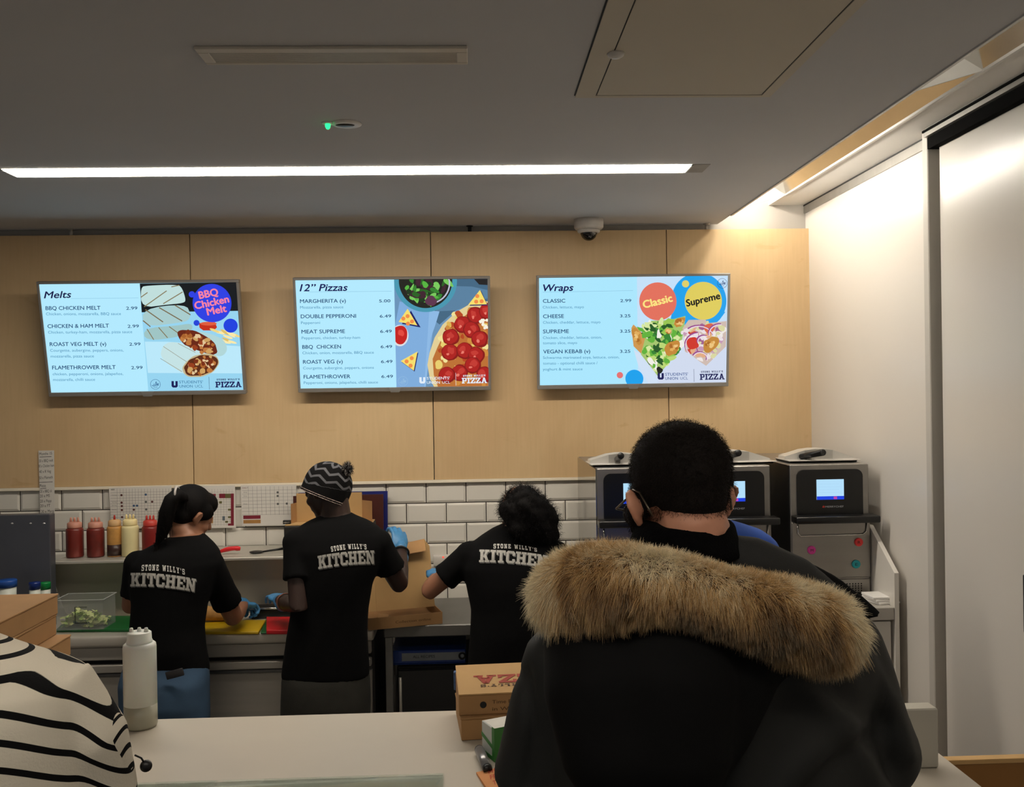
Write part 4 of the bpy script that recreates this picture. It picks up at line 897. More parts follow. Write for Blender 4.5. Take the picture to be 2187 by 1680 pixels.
for k, (ya, yb, lab) in enumerate(((1421, 1416.5, 'lower thin blue binder lying on the black fridge'), (1415.5, 1388, 'thick blue lever-arch binder with grey spine label'))):
    z0 = zfr+.001 if k == 0 else zl; z1 = at(900, yb, 4.3)[2]; zl = z1+.001
    x1_, x2_ = at(836, 1400, 4.3)[0], at(994, 1400, 4.3)[0]
    t = thing('binder', lab, 'binder', ((x1_+x2_)/2, 4.4, z0), None, 'blue binders under the work table')
    obj('cover', MB().box((x1_, 4.3, z0), (x2_, 4.56, z1), 0, .003), blue, t, True)
    if k:
        xa_, xb_ = at(858, 1400, 4.3)[0], at(993, 1400, 4.3)[0]; h = z1-z0
        obj('spine_label', MB().box((xa_, 4.2985, z0+h*.2), (xb_, 4.2999, z0+h*.8), 0, .0004), pm('label_grey', (140, 146, 152), .6), t, True)
        b = MB(); v, f = text_mesh('ALL RECIPES'); xm = at(882, 1400, 4.3)[0]; b.add([(xm+.1*a/v[:, 0].max(), 4.298, z0+h*.42+e*.018) for a, e in v], f); obj('spine_text', b, ink_k, t, True)
        c = at(987, 1401, 4.297); obj('finger_ring', MB().tube([(c[0]+.013*math.cos(a), 4.297, z0+h*.5+.013*math.sin(a)) for a in np.linspace(0, 6.283, 21)], .0045, 8, 0, False), black_plastic, t, True)
# ---- opened pizza box on the work table
def flat_text(s, M, w, cap, x, y, z=.0006):
    v, f = text_mesh(s); return [M @ Vector((x+w*a/v[:, 0].max(), y+cap*e/.69, z)) for a, e in v], f
pl_, pr_ = at(787, 1333, 4.13), at(945, 1321, 4.22); rz = math.atan2(pr_[1]-pl_[1], pr_[0]-pl_[0]); wv = math.hypot(pr_[0]-pl_[0], pr_[1]-pl_[1])
t = thing('pizza_box', 'opened brown pizza box with raised lid beside the bobble-hat man', 'box', (pl_[0], pl_[1], ZT2+.001), rz)
hh = .052; dp = .33; th = .003; b = MB()
b.box((0, 0, 0), (wv, dp, th)).box((0, 0, th), (wv, th, hh)).box((0, th, th), (th, dp, hh)).box((wv-th, th, th), (wv, dp, hh)).box((th, dp-th, th), (wv-th, dp, hh))
obj('tray', b, card, t)
M = Matrix.Rotation(math.pi/2, 4, 'X'); v, f = flat_text('Collection online', M, .16, .011, wv*.36, .02); b = MB().add([(p.x, -.0006, p.z) for p in v], f); obj('print', b, pm('box_print', (84, 58, 34), .8), t)
ang = math.radians(76); b = MB(); c_, s_ = math.cos(ang), math.sin(ang)
def lp(x, d, n=0.): return (x, dp*.42+d*c_-n*s_*0, hh-.004+d*s_)
L_ = .31; b.prism([lp(.06, 0), lp(wv-.002, 0), lp(wv-.008, L_*.9), lp(wv-.03, L_), lp(.11, L_*.86), lp(.06, L_*.8)], (0, .003, 0))
lidq = [lp(.004, 0), lp(.0595, 0), lp(.0595, L_*.8), lp(.03, L_*.75)]; b.prism(lidq, (0, .003, 0)); obj('lid', b, card_in, t)
b = MB().prism([lp(.09, L_*.9), lp(wv-.03, L_), (wv-.035, lp(0, L_)[1]-.05, lp(0, L_)[2]-.045), (.1, lp(0, L_)[1]-.05, lp(0, L_*.9)[2]-.04)], (0, .001, .003)); obj('lid_flap', b, card, t)
b = MB().prism([(.04, .05, th), (.085, .03, th), (.1, .05, .05), (.055, .07, .055)], (.001, .003, 0)); obj('tuck_tab', b, card, t)
# ================================================================== ovens at the right
YO = 3.92; ZO = 1.105
oven_steel = pm('oven_steel', (150, 146, 141), .3, .75, var=.06, scale=20, stretch=(.05, 1, 1))
mirror_side = pm('polished_oven_side', (150, 148, 142), .1, .95, var=.03)
oven_black = pm('oven_black', (12, 12, 13), .3, var=.1)
def rrect(x0, z0, x1, z1, r, corners=(1, 1, 1, 1), n=6):
    P = []
    for (cx, cz, a0, on) in ((x1-r, z1-r, 0, corners[1]), (x0+r, z1-r, math.pi/2, corners[0]), (x0+r, z0+r, math.pi, corners[3]), (x1-r, z0+r, 3*math.pi/2, corners[2])):
        if on: P += [(cx+r*math.cos(a0+k*math.pi/2/n), cz+r*math.sin(a0+k*math.pi/2/n)) for k in range(n+1)]
        else: P.append((x1 if a0 in (0, 3*math.pi/2) else x0, z1 if a0 < 3 else z0))
    return P
ow = at(1858, 1000, YO)[0]-at(1687, 1000, YO)[0]-.006; oh = at(1760, 991, YO)[2]-ZO
def oven(xl, label, side, handle_dx, tilt):
    t = thing('rapid_oven', label, 'oven', (xl+ow/2, YO, ZO), None, 'compact ovens along the right wall'); w = ow/2
    z = lambda py: at(1770, py, YO)[2]-ZO
    body = MB().box((-w, .001, .004), (w, .70, oh), 0, .004)
    obj('casing', body, oven_steel, t)
    obj('side_panel', MB().box((-w-.004, .004, .01), (-w-.0005, .70, oh-.003)), side, t)
    zp0, zp1 = z(1100), z(1002)
    b = MB().prism([Vector((x, -.006, zz)) for x, zz in rrect(-w+.028, zp0, w-.028, zp1, .03, (1, 1, 0, 0))], (0, .008, 0)); pnl = obj('control_panel', b, oven_black, t)
    xs0, xs1, zs0, zs1 = (1743-1772.5)/171*ow, (1802-1772.5)/171*ow, z(1066), z(1023)
    b = MB().box((xs0, -.0085, zs0), (xs1, -.0065, zs1)); b.box((xs0, -.0089, zs0), (xs1, -.0086, zs0+(zs1-zs0)*.17), 1).box((xs0+(xs1-xs0)*.62, -.0092, zs0+.002), (xs0+(xs1-xs0)*.74, -.009, zs0+(zs1-zs0)*.15), 2)
    for k in range(4): b.box((xs0+.008, -.0089, zs0+(zs1-zs0)*(.35+.14*k)), (xs1-.012-.01*(k % 2), -.0087, zs0+(zs1-zs0)*(.355+.14*k)), 3)
    obj('touch_screen', b, [em((178, 222, 250), 1.), em((24, 64, 220), 1.), em((190, 60, 160), 1.), em((140, 186, 224), 1.)], pnl)
    zl = z(1083); b = MB(); v, f = text_mesh('MERRYCHEF'); lw = .078
    b.add([(-.022+lw*a/v[:, 0].max(), -.0075, zl+.0075*e/.69) for a, e in v], f); b.add([(-.036, -.0075, zl+.001), (-.026, -.0075, zl-.001), (-.024, -.0075, zl+.007), (-.032, -.0075, zl+.009)], [(0, 1, 2, 3)], 1)
    obj('maker_mark', b, [pm('mark_white', (196, 198, 204), .5), pm('mark_red', (190, 60, 50), .5)], pnl)
    # the folded-down ledge with its side arms
    zh0, zh1 = z(1112), z(1097)
    b = MB().box((-w-.002, -.085, zh0), (w+.014, -.008, zh1), 0, .006, 2); obj('ledge', b, oven_black, t)
    d = obj('door', MB().box((-w+.002, -.012, z(1233)), (w-.002, 0, z(1113)), 0, .003), oven_steel, t)
    P = [(-w+.025, -.014, z(1116)), (-w+.026, -.016, z(1136)), (-w+.036, -.017, z(1142)), (w-.036, -.017, z(1141)), (w-.02, -.016, z(1135)), (w-.018, -.014, z(1116))]
    obj('door_handle', MB().tube(P, .0036, 8), pm('handle_chrome', (200, 198, 194), .2, .9), d)
    g = obj('grille_panel', MB().box((-w+.002, -.004, .01), (w-.002, 0, z(1237)), 0, .001), oven_steel, t)
    b = MB(); nx, nz_ = 22, 6
    for i in range(nx):
        for j in range(nz_):
            x = -w+.04+(ow-.08)*i/(nx-1); zz = z(1271)+(z(1247)-z(1271))*j/(nz_-1)
            b.lathe([(0, 0), (.0034, 0)], 8, (0, 0, 0)) if False else b.add([(x+.0034*math.cos(a), -.0045, zz+.0032*math.sin(a)) for a in np.linspace(0, 6.283, 9)[:-1]], [tuple(range(8))])
    obj('vent_holes', b, black_matt, g)
    for fx in (-w+.04, w-.04):
        for fy in (.08, .62): obj('foot', MB().lathe([(.014, -.0045), (.014, .006)], 12, (fx, fy, 0)), black_plastic, t)
    return t
xr3 = at(1687, 1000, YO)[0]; xr2 = at(1645, 1000, YO)[0]-ow; xr1 = at(1274, 1000, YO)[0]
ot = [oven(xr1, 'left compact oven with polished side, left of the seated customer head', mirror_side, 0, 0), oven(xr2, 'middle compact oven, mostly hidden behind the customer head', oven_black, 0, 0), oven(xr3, 'right compact oven with three round magnets on its door', oven_black, 0, 0)]
ot[0]['label'] = 'left compact oven with polished side, left of the customer head'
# magnets on the right-hand door
for px_, py_, col, lab, sym in ((1733, 1174, (206, 60, 150), 'round pink magnet on the right oven door', 'M'), (1833.5, 1157, (246, 60, 60), 'round red magnet, upper right on the right oven door', 'R'), (1828, 1204, (20, 160, 170), 'round teal magnet, lowest on the right oven door', 'E')):
    q = at(px_, py_, YO-.0125)
    t = thing('magnet', lab, 'magnet', (q[0], YO-.0125, q[2]), None, 'round magnets on the oven door')
    M = Matrix.Rotation(math.pi/2, 4, 'X'); m_ = pm('magnet_%d' % px_, col, .35)
    v, f = MB().lathe([(.0178, 0), (.018, .004), (.015, .007), (.012, .0065), (0, .006)], 24).v, None
    b = MB().lathe([(.0178, 0), (.018, .004), (.0165, .0075), (.012, .0068), (0, .0066)], 24); b.v = [tuple(M @ Vector(p)) for p in b.v]; obj('disc', b, m_, t)
    v, f = text_mesh(sym); w_ = v[:, 0].max(); b = MB().add([(-.006+.012*a/w_, -.0078, -.006+.0115*e/.69) for a, e in v], f); obj('letter', b, pm('magnet_ink_%d' % px_, [c*.3 for c in col], .5), t)
# peel plates lying on the ovens: black tray below, steel hood and black grip
hood_m = pm('satin_hood', (206, 204, 198), .35, .45, var=.03)
for xl, px_c, px_a, px_b, py_t, py_b, lab, k, hd in ((xr1, 1326, 1259, 1395, 968, 990, 'pressing plate with black grip on the left oven', 0, (1326, 967, 0)), (xr2, 1574, 1490, 1646, 962, 984, 'pressing plate with black grip on the middle oven', 1, (1577, 961, -.014)), (xr3, 1751, 1675, 1822, 958, 980, 'pressing plate with black grip on the right oven', 2, (1757, 960, -.045))):
    Yp = YO+.14; zt_ = ZO+oh+.001
    A, B_, Tz, Hz = at(px_a, py_b, Yp)[0], at(px_b, py_b, Yp)[0], at(px_c, py_t, Yp)[2], at(px_c, py_b-1, Yp)[2]
    xm = (A+B_)/2; t = thing('pressing_plate', lab, 'plate', (xm, Yp, zt_), None, 'pressing plates on the ovens')
    zb = zt_; h1 = max(.012, Hz-zt_)
    obj('base_tray', MB().box((A+.006, Yp-.06, zb), (B_-.006, Yp+.14, zb+h1*.6), 0, .003), black_plastic, t, True)
    obj('rim_sheet', MB().box((A-.004, Yp-.075, zb+h1*.62), (B_+.004, Yp+.12, zb+h1*.62+.004), 0, .0015), pm('rim_steel', (216, 212, 206), .3, .6), t, True)
    z0 = zb+h1*.62+.004; wa = B_-A
    poly = [(A+.002, Yp, z0), (B_-.002, Yp, z0), (B_-.004, Yp, z0+(Tz-z0)*.16), (xm+wa*.2, Yp, Tz-(Tz-z0)*.12), (xm+wa*.06, Yp, Tz), (xm-wa*.06, Yp, Tz), (xm-wa*.2, Yp, Tz-(Tz-z0)*.12), (A+.004, Yp, z0+(Tz-z0)*.3)]
    obj('hood', MB().prism(poly, (0, .09, 0)), hood_m, t, True)
    obj('centre_plate', MB().prism([(xm-wa*.2, Yp-.004, z0), (xm+wa*.2, Yp-.004, z0), (xm+wa*.2, Yp-.004, Tz-(Tz-z0)*.14), (xm+wa*.06, Yp-.004, Tz-.002), (xm-wa*.06, Yp-.004, Tz-.002), (xm-wa*.2, Yp-.004, Tz-(Tz-z0)*.14)], (0, .003, 0)), pm('plate_grey', (176, 174, 168), .35, .5), t, True)
    hx, hz = at(hd[0], hd[1]+5, Yp-.12)[0], at(hd[0], hd[1]+6, Yp-.12)[2]
    obj('grip', MB().tube([(hx+hd[2]*1.2, Yp-.005, hz-.025), (hx, Yp-.12, hz), (hx, Yp-.124, hz)], [.012, .0145, .0135], 18), black_plastic, t, True)
    obj('grip_bracket', MB().box((hx-.011+hd[2]*.6, Yp-.03, z0), (hx+.011+hd[2]*.6, Yp-.006, hz-.016)), pm('bracket_grey', (120, 118, 112), .4, .5), t, True)
# counter the ovens stand on, white side panel, napkins
XP = 1.682; YE = 3.70
t = thing('oven_counter', 'white cupboard counter under the three ovens', 'counter', (1.2, 4.2, 0))
xa = at(1262, 1290, 3.9)[0]
obj('worktop', MB().box((xa, YE, ZO-.058), (XP-.014, 4.744, ZO-.006), 0, .003), pm('pale_worktop', (172, 168, 160), .45, var=.03), t, True)
obj('cupboard', MB().box((xa+.02, YE+.035, .1), (XP-.016, 4.74, ZO-.059)), white_melamine, t, True)
dw = (XP-.02-xa-.02)/3
for i in range(3): obj('door', MB().box((xa+.022+i*dw, YE+.014, .11), (xa+.018+(i+1)*dw, YE+.033, ZO-.066), 0, .002), white_melamine, t, True)
obj('plinth', MB().box((xa+.03, YE+.07, 0), (XP-.02, 4.7, .1)), steel_dark, t, True)
zA, zB_ = at(1862, 1116, 4.0)[2], at(1925, 1222, YE+.01)[2]
t = thing('side_panel', 'white end panel with sloping top edge beside the ovens', 'panel', (XP, 4.1, 0))
obj('sheet', MB().prism([(XP-.012, YE, 0), (XP-.012, 4.744, 0), (XP-.012, 4.744, zA), (XP-.012, on_x(1862, 1116, XP)[1], zA), (XP-.012, YE, zB_)], (.018, 0, 0)), pm('panel_white', (218, 214, 206), .4, var=.02), t, True)
q = at(1887, 1300, YE+.08)
for i in range(3):
    t = thing('napkin_pile', ['lowest white paper pad on the oven counter', 'middle white paper pad on the oven counter', 'top white paper pad on the oven counter, beside the parka hood'][i], 'paper', (q[0]-.005*i, YE+.1, ZO-.0055+i*.0105), .25-.1*i, 'paper pads on the oven counter')
    obj('sheets', MB().box((-.05, -.055, 0), (.05, .055, .0095), 0, .0015), pm('pad_white', (236, 234, 230), .7, var=.01), t)
# ================================================================== front counter
ZK = 1.115; YBK = on_z(700, 1524, ZK)[1]; XKR = on_z(2060, 1649, ZK)[0]
t = thing('service_counter', 'pale grey service counter across the foreground', 'counter', (-.4, 2.2, 0))
ctop = pm('pale_laminate', (190, 182, 168), .42, var=.025, scale=5)
obj('top', MB().box((-3., 1.86, ZK-.04), (XKR, YBK, ZK), 0, .003), ctop, t, True)
obj('front_panel', MB().box((-2.98, 1.9, .0), (XKR-.02, 1.92, ZK-.041)), pm('birch_front', (190, 150, 100), .5, var=.06), t, True)
obj('back_panel', MB().box((-2.98, YBK-.06, .0), (XKR-.02, YBK-.04, ZK-.041)), white_melamine, t, True)
obj('side_panel', MB().box((XKR-.02, 1.9, .0), (XKR-.002, YBK-.04, ZK-.041)), white_melamine, t, True)
g0, g1 = on_z(300, 1668, ZK+.01), on_z(948, 1649, ZK+.01)
t = thing('glass_sheet', 'clear glass sheet lying on the counter at the bottom edge', 'glass', ((g0[0]+g1[0])/2, 2.0, ZK))
gl = pm('green_edge_glass', (240, 250, 246), .03, trans=1., var=0); gl.node_tree.nodes['Principled BSDF'].inputs['IOR'].default_value = 1.12
obj('pane', MB().box((g0[0]-.6, 1.88, ZK+.001), (g1[0], (g0[1]+g1[1])/2, ZK+.009), 0, .0025, 2), gl, t, True)
# wooden barrier right of the counter
zw = at(2100, 1620, 2.45)[2]; xa = XKR+.01
t = thing('wooden_gate', 'low brown wooden panel between counter and right wall', 'panel', ((xa+XB)/2, 2.46, 0))
obj('board', MB().box((xa, 2.45, .05), (XB-.05, 2.472, zw-.013)), pm('oak_panel', (150, 104, 48), .5, var=.06, scale=4), t, True)
obj('top_edge', MB().box((xa, 2.447, zw-.0128), (XB-.05, 2.475, zw), 0, .001), pm('oak_edge', (204, 164, 106), .5, var=.05), t, True)
obj('stile', MB().box((XB-.1, 2.4725, 0), (XB-.05, 2.5, zw-.02)), pm('oak_panel', (150, 104, 48)), t, True)
# upright block at the right end of the counter
bl, br = on_z(1950, 1642, ZK), on_z(2004, 1639, ZK); zt_ = at(1980, 1514, bl[1])[2]
t = thing('counter_block', 'pale grey upright block on the right end of the counter', 'block', ((bl[0]+br[0])/2, bl[1], ZK+.001))
w_ = (br[0]-bl[0])/2; obj('shell', MB().box((-w_-.02, 0, 0), (w_, .045, zt_-ZK), 0, .003), pm('block_grey', (186, 182, 170), .5, var=.02), t)
q = at(2004, 1600, bl[1]+.02); obj('clip', MB().add(*ell((w_+.003, .02, q[2]-ZK), (.004, .008, .02)), 0, True), black_plastic, t)
# squeeze bottle
q = on_z(301, 1551, ZK); Yb = q[1]; r = 33.5*Yb/F; h = at(301, 1340, Yb)[2]-ZK
t = thing('squeeze_bottle', 'translucent white squeeze bottle with three nozzles on the counter', 'bottle', (q[0], Yb, ZK+.0008))
def bz(py): return at(301, py, Yb)[2]-ZK
zl, zsd, zn = bz(1502), bz(1372), bz(1367)
milk = pm('milky_plastic', (224, 227, 220), .32, var=.02, sss=.15)
obj('body', MB().lathe([(r, zl), (r, zsd-.012), (r*.97, zsd-.004), (r*.86, zsd)], 36), milk, t)
obj('contents', MB().lathe([(0, .001), (r*.94, .001), (r, .007), (r, zl)], 36), pm('dressing', (160, 158, 140), .35, var=.04), t)
zc0, zc1 = bz(1371), bz(1351)
obj('cap', MB().lathe([(r*.78, zsd-.002), (r*.78, zc0+.004), (r*.74, zc0+.006), (r*.72, zc1), (r*.62, zc1+.003), (0, zc1+.004)], 36), milk, t)
for k in (-1, 0, 1): obj('nozzle', MB().lathe([(.0062, zc1+.001), (.0052, h-.004), (.004, h), (0, h)], 12, (k*r*.46, -.004*abs(k), 0)), milk, t)
# tall pile of pizza boxes behind the striped shirt
s45 = math.radians(-28)
def closed_box(label, loc, rz, w, d, h, m=card):
    t = thing('pizza_box', label, 'box', loc, rz, 'closed pizza boxes piled on the counter')
    obj('tray', MB().box((-w, 0, 0), (0, d, h-.006), 0, .0015), m, t); obj('lid', MB().box((-w-.002, -.002, h-.0055), (.002, d, h), 0, .0015), m, t); return t
YQ = 2.47; ctop_ = at(123, 1265, YQ); hb_ = 41.*YQ/F; nb = int((ctop_[2]-ZK)/hb_); hb_ = (ctop_[2]-ZK-.002)/nb
for i in range(nb):
    k = nb-1-i
    lab = {0: 'topmost brown pizza box of the tall pile at left', 1: 'second brown pizza box from the top of the left pile', 2: 'third brown pizza box of the left pile, jutting right'}.get(k, 'brown pizza box low in the left pile behind the striped shirt')
    dx = 0 if k < 2 else (22*YQ/F if k == 2 else .0)
    closed_box(lab, (ctop_[0]+dx, YQ-.34, ZK+.001+i*hb_), 0.0+(.015*math.sin(k*2.) if k > 0 else 0), .34, .34, hb_-.0008)
# the two small boxes in front of the parka
def print_box(): pass
qa = on_z(986, 1580, ZK); Yq = qa[1]; h1 = at(986, 1531, Yq)[2]-ZK; hw = .28
t = closed_box('lower small pizza box on the counter, under the printed one', (qa[0]+hw*.995, Yq+.018, ZK+.001), .09, hw, .2, h1)
z1 = ZK+.001+h1+.0008; ql = at(980, 1530, Yq-.01); h2 = at(980, 1490, Yq-.01)[2]-z1; hw = .30
t = thing('pizza_box', 'small pizza box with red print, resting on another box', 'box', (ql[0], Yq+.005, z1), .06)
obj('tray', MB().box((0, 0, 0), (hw, .2, h2), 0, .0015), card, t)
b = MB().prism([(0, -.002, h2+.0008), (hw, -.002, h2+.0008), (hw, .2, h2+.016), (0, .2, h2+.016)], (0, .001, .003)); obj('lid', b, card_in, t)
red_ink = pm('brick_red_ink', (158, 60, 44), .8); bp_ = pm('box_print', (84, 58, 34), .8)
def lidp(x, y): return (x, -.002+y*.202/.2, h2+.0008+.0042+.0152*y/.2)
b = MB()
for P in slab('PIZZA', .06):
    P2 = [lidp(.294-.25*a, .118-.055*c) for a, c in P]; b.add(P2, [tuple(range(len(P2)))])
obj('lettering', b, red_ink, t); b = MB()
for P in slab("STONE WILLY'S", .25):
    P2 = [lidp(.279-.22*a, .056-.015*c) for a, c in P]; b.add(P2, [tuple(range(len(P2)))], 0)
obj('lettering', b, bp_, t)
b = MB().add([(.062+.0085*math.cos(a), -.0008, h2*.5+.0085*math.sin(a)) for a in np.linspace(0, 6.283, 21)[:-1]], [tuple(range(20))]); obj('round_hole', b, black_matt, t)
b = MB()
for s_, zz in (('Time Pizza', .027), ('in Wood', .009)):
    v, f = text_mesh(s_); b.add([(.085+.075*a/v[:, 0].max(), -.0008, zz+.009*e/.69) for a, e in v], f)
obj('side_print', b, bp_, t)
q = at(969, 1470, Yq+.2)
t = thing('blue_packet', 'small blue and white packet behind the printed pizza box', 'packet', (q[0]+.01, Yq+.205, z1))
obj('carton', MB().box((-.01, 0, .001), (.02, .02, .05), 0, .002), pm('packet_blue', (66, 96, 140), .5, var=.3, scale=60), t)
# milk-style carton, white and green
qc = on_z(1030, 1606, ZK); Yc = qc[1]; a_ = math.radians(-30)
hc_ = at(1031, 1536, Yc)[2]-ZK
t = thing('carton', 'white and green open-topped carton beside the parka', 'carton', (qc[0], Yc, ZK+.001), -1.14)
cw, cg, lw_ = pm('carton_white', (196, 200, 196), .5, var=.03), pm('carton_green', (52, 122, 52), .5, var=.05), .072
b = MB().box((0, 0, 0), (lw_, .10, hc_*.96), 0, .001); obj('box', b, cw, t)
b = MB().box((-.0008, -.0012, 0), (lw_+.0008, -.0002, hc_*.12)).box((lw_*.82, -.0016, 0), (lw_+.0008, -.0004, hc_)).prism([(0, -.0014, hc_*.52), (lw_, -.0014, hc_*.3), (lw_, -.0014, hc_*.42), (0, -.0014, hc_*.64)], (0, .001, 0)).box((lw_, -.001, 0), (lw_+.0012, .10, hc_)); obj('green_print', b, cg, t)
b = MB().box((.003, .003, hc_*.965), (lw_-.003, .097, hc_*.97)).box((0, .098, hc_*.96), (lw_, .101, hc_*1.06)); obj('tissue', b, pm('tissue', (214, 212, 204), .8), t)
# silver pen and printed paper bag
p0, p1 = on_z(1024, 1602, ZK+.012), on_z(1040, 1636, ZK+.012)
t = thing('marker_pen', 'fat silver marker pen with black ends on the counter', 'pen', ((p0[0]+p1[0])/2, p0[1], ZK))
P0, P1 = Vector((p0[0], p0[1], ZK+.0125)), Vector((p1[0], p1[1]-.01, ZK+.0125))
obj('barrel', MB().tube([P0, P1], [.0118, .0118], 18), pm('silver_barrel', (150, 150, 152), .3, .6), t, True)
obj('end_cap', MB().tube([P1, P1+(P1-P0).normalized()*.012], [.0112, .0105], 18).tube([P0-(P1-P0).normalized()*.006, P0], [.0112, .0118], 18), black_plastic, t, True)
g = [on_z(1017, 1650, ZK+.003), on_z(1070, 1632, ZK+.02), on_z(1100, 1640, ZK+.02), on_z(1130, 1760, ZK+.01), on_z(1060, 1720, ZK+.004)]
t = thing('paper_bag', 'orange paper bag with red print at the bottom edge', 'bag', (g[0][0], g[0][1], ZK))
b = MB().prism([(p[0], p[1], ZK+.001) for p in g], (0, 0, .004)); b.v = [(x, y, z+(.012*max(0, (x-g[0][0])/.08) if z > ZK+.003 else 0)) for x, y, z in b.v]; obj('paper', b, pm('orange_paper', (206, 140, 86), .85, var=.05), t, True)
b = MB(); M0 = np.array(g[0])
for s_, pa, pb in (('HOT', (1044, 1652), (1078, 1640)), ('FRESH', (1048, 1664), (1086, 1652)), ('TASTY', (1054, 1676), (1090, 1664))):
    v, f = text_mesh(s_); w_ = v[:, 0].max(); A, B_ = np.array(pa, float), np.array(pb, float)
    vv = []
    for a, e in v:
        px_, py_ = A+(B_-A)*a/w_+np.array([-.25, -1])*e/.69*9; q = on_z(px_, py_, ZK+.006); zz = ZK+.0056+.012*max(0, (q[0]-g[0][0])/.08); q = on_z(px_, py_, zz+.0006); vv.append(q)
    b.add(vv, f)
obj('lettering', b, pm('bag_red', (176, 56, 40), .8), t, True)
# ================================================================== people
def head_M(c, yaw, pitch=0., roll=0.):
    return Matrix.Translation(Vector(c)) @ Matrix.Rotation(yaw, 4, 'Z') @ Matrix.Rotation(-pitch, 4, 'X') @ Matrix.Rotation(roll, 4, 'Y')
def head_parts(M, ear=.079, flare=.35):
    P = [ell((0, -.012, .03), (.0745, .093, .088)), ell((0, .03, -.03), (.061, .064, .085)), ell((0, .05, -.088), (.034, .034, .028)),
         limb([(0, .09, .008), (0, .106, -.024)], [.008, .013], 10), ell((0, .076, .02), (.05, .016, .011)),
         ell((0, .09, -.055), (.023, .010, .006)), ell((0, .089, -.066), (.02, .010, .007)), ell((0, -.045, -.03), (.052, .05, .06))]
    for s in (-1, 1):
        P.append(ell((s*.031, .079, .002), (.013, .012, .009)))
        P.append(ell((s*.04, .06, -.03), (.022, .022, .02)))
        E = Matrix.Translation((s*(ear-.006), .010, -.008)) @ Matrix.Rotation(s*flare, 4, 'Z') @ Matrix.Rotation(-.15, 4, 'X')
        P += [xf(ell((s*.004, -.017, 0), (.0065, .018, .027)), E), xf(ell((s*-.001, -.013, -.002), (.011, .012, .018)), E)]
        rim = [(0, 0, .007), (s*.005, -.004, .021), (s*.009, -.018, .0275), (s*.012, -.033, .016), (s*.010, -.034, -.003), (s*.004, -.022, -.020), (0, -.010, -.028), (-s*.002, -.001, -.023)]
        P.append(xf(limb(rim, [.005]*5+[.0055, .0065, .005], 8), E))
    return [xf(p, M) for p in P]
def hand_parts(M, side=1, curl=.5, spread=.12, cuff=.05):
    """palm, four unequal fingers and a thumb; wrist at the origin, fingers along +Y, back of the hand +Z"""
    P = [ell((0, .045, 0), (.041, .05, .0155)), ell((side*.022, .03, -.006), (.022, .032, .015)), limb([(0, -cuff, 0), (0, .01, 0)], [.031, .029], 14)]
    for i, (L, r) in enumerate(((.068, .0088), (.077, .0092), (.072, .0088), (.056, .0078))):
        x = side*(.031-.0205*i); y = .083-(.006 if i in (0, 3) else 0)-(.006 if i == 3 else 0); a = 0; p = Vector((x, y, 0)); pts = [p-Vector((0, .02, 0)), p.copy()]; sp = side*spread*(1.5-i)/1.5
        for k, q in enumerate((.45, .32, .23)):
            a += curl*(.7+.35*k+.06*i); p = p+Vector((math.sin(sp)*math.cos(a), math.cos(sp)*math.cos(a), -math.sin(a)))*(L*q); pts.append(p.copy())
        P.append(limb(pts, [r*1.05, r*1.02, r, r*.93, r*.82], 10))
    P.append(limb([(side*.024, .012, -.006), (side*.046, .034, -.014), (side*.058, .058, -.02-.02*curl), (side*.058, .08, -.026-.035*curl)], [.0125, .0115, .0102, .0088], 10))
    return [xf(p, M) for p in P]
def frame(o, fwd, up):
    y = Vector(fwd).normalized(); z = Vector(up); z = (z-y*z.dot(y)).normalized(); x = y.cross(z)
    M = Matrix((x, y, z)).transposed().to_4x4(); M.translation = Vector(o); return M
def rows(R, Y, ry, k=1., dy=None):
    out = []
    for i, (py, a, b) in enumerate(R):
        A, B = at(a, py, Y), at(b, py, Y); r = ry[i] if hasattr(ry, '__len__') else ry
        out.append(((A[0]+B[0])/2, Y+(dy[i] if dy else 0), (A[2]+B[2])/2, (B[0]-A[0])/2*k, r*k))
    return out
def V(px, py, Y): return Vector(at(px, py, Y))
def legs(pelvis, hips, z_top, m, shoe_m, t, rthigh=.085, name='trousers', out=.0):
    """trousers to the floor and shoes; pelvis: loft sections from hem to waist"""
    P = [loft(pelvis)]
    for s in (-1, 1):
        h = Vector((hips[0]+s*.085, hips[1], pelvis[0][2]+.02)); kn = Vector((hips[0]+s*(.1+out), hips[1]+.02, .46)); an = Vector((hips[0]+s*(.11+out), hips[1]-.01, .09))
        P.append(limb([h, (h+kn)/2+Vector((0, .01, 0)), kn, an], [rthigh, rthigh*.9, rthigh*.72, rthigh*.6], 18))
    v, f = blend(P, .011, 5); v = folds(v, f, .004, 26, 3)
    o = obj(name, (v, f), m, t, True)
    for s in (-1, 1):
        x = hips[0]+s*(.11+out); y = hips[1]
        v2 = blend([ell((x, y+.05, .045), (.045, .13, .04)), ell((x, y-.03, .06), (.042, .05, .055)), ell((x, y+.04, .02), (.047, .14, .018))], .008, 3)
        v2[0][:, 2] = np.maximum(v2[0][:, 2], .002); obj('shoe', v2, shoe_m, t, True)
    return o
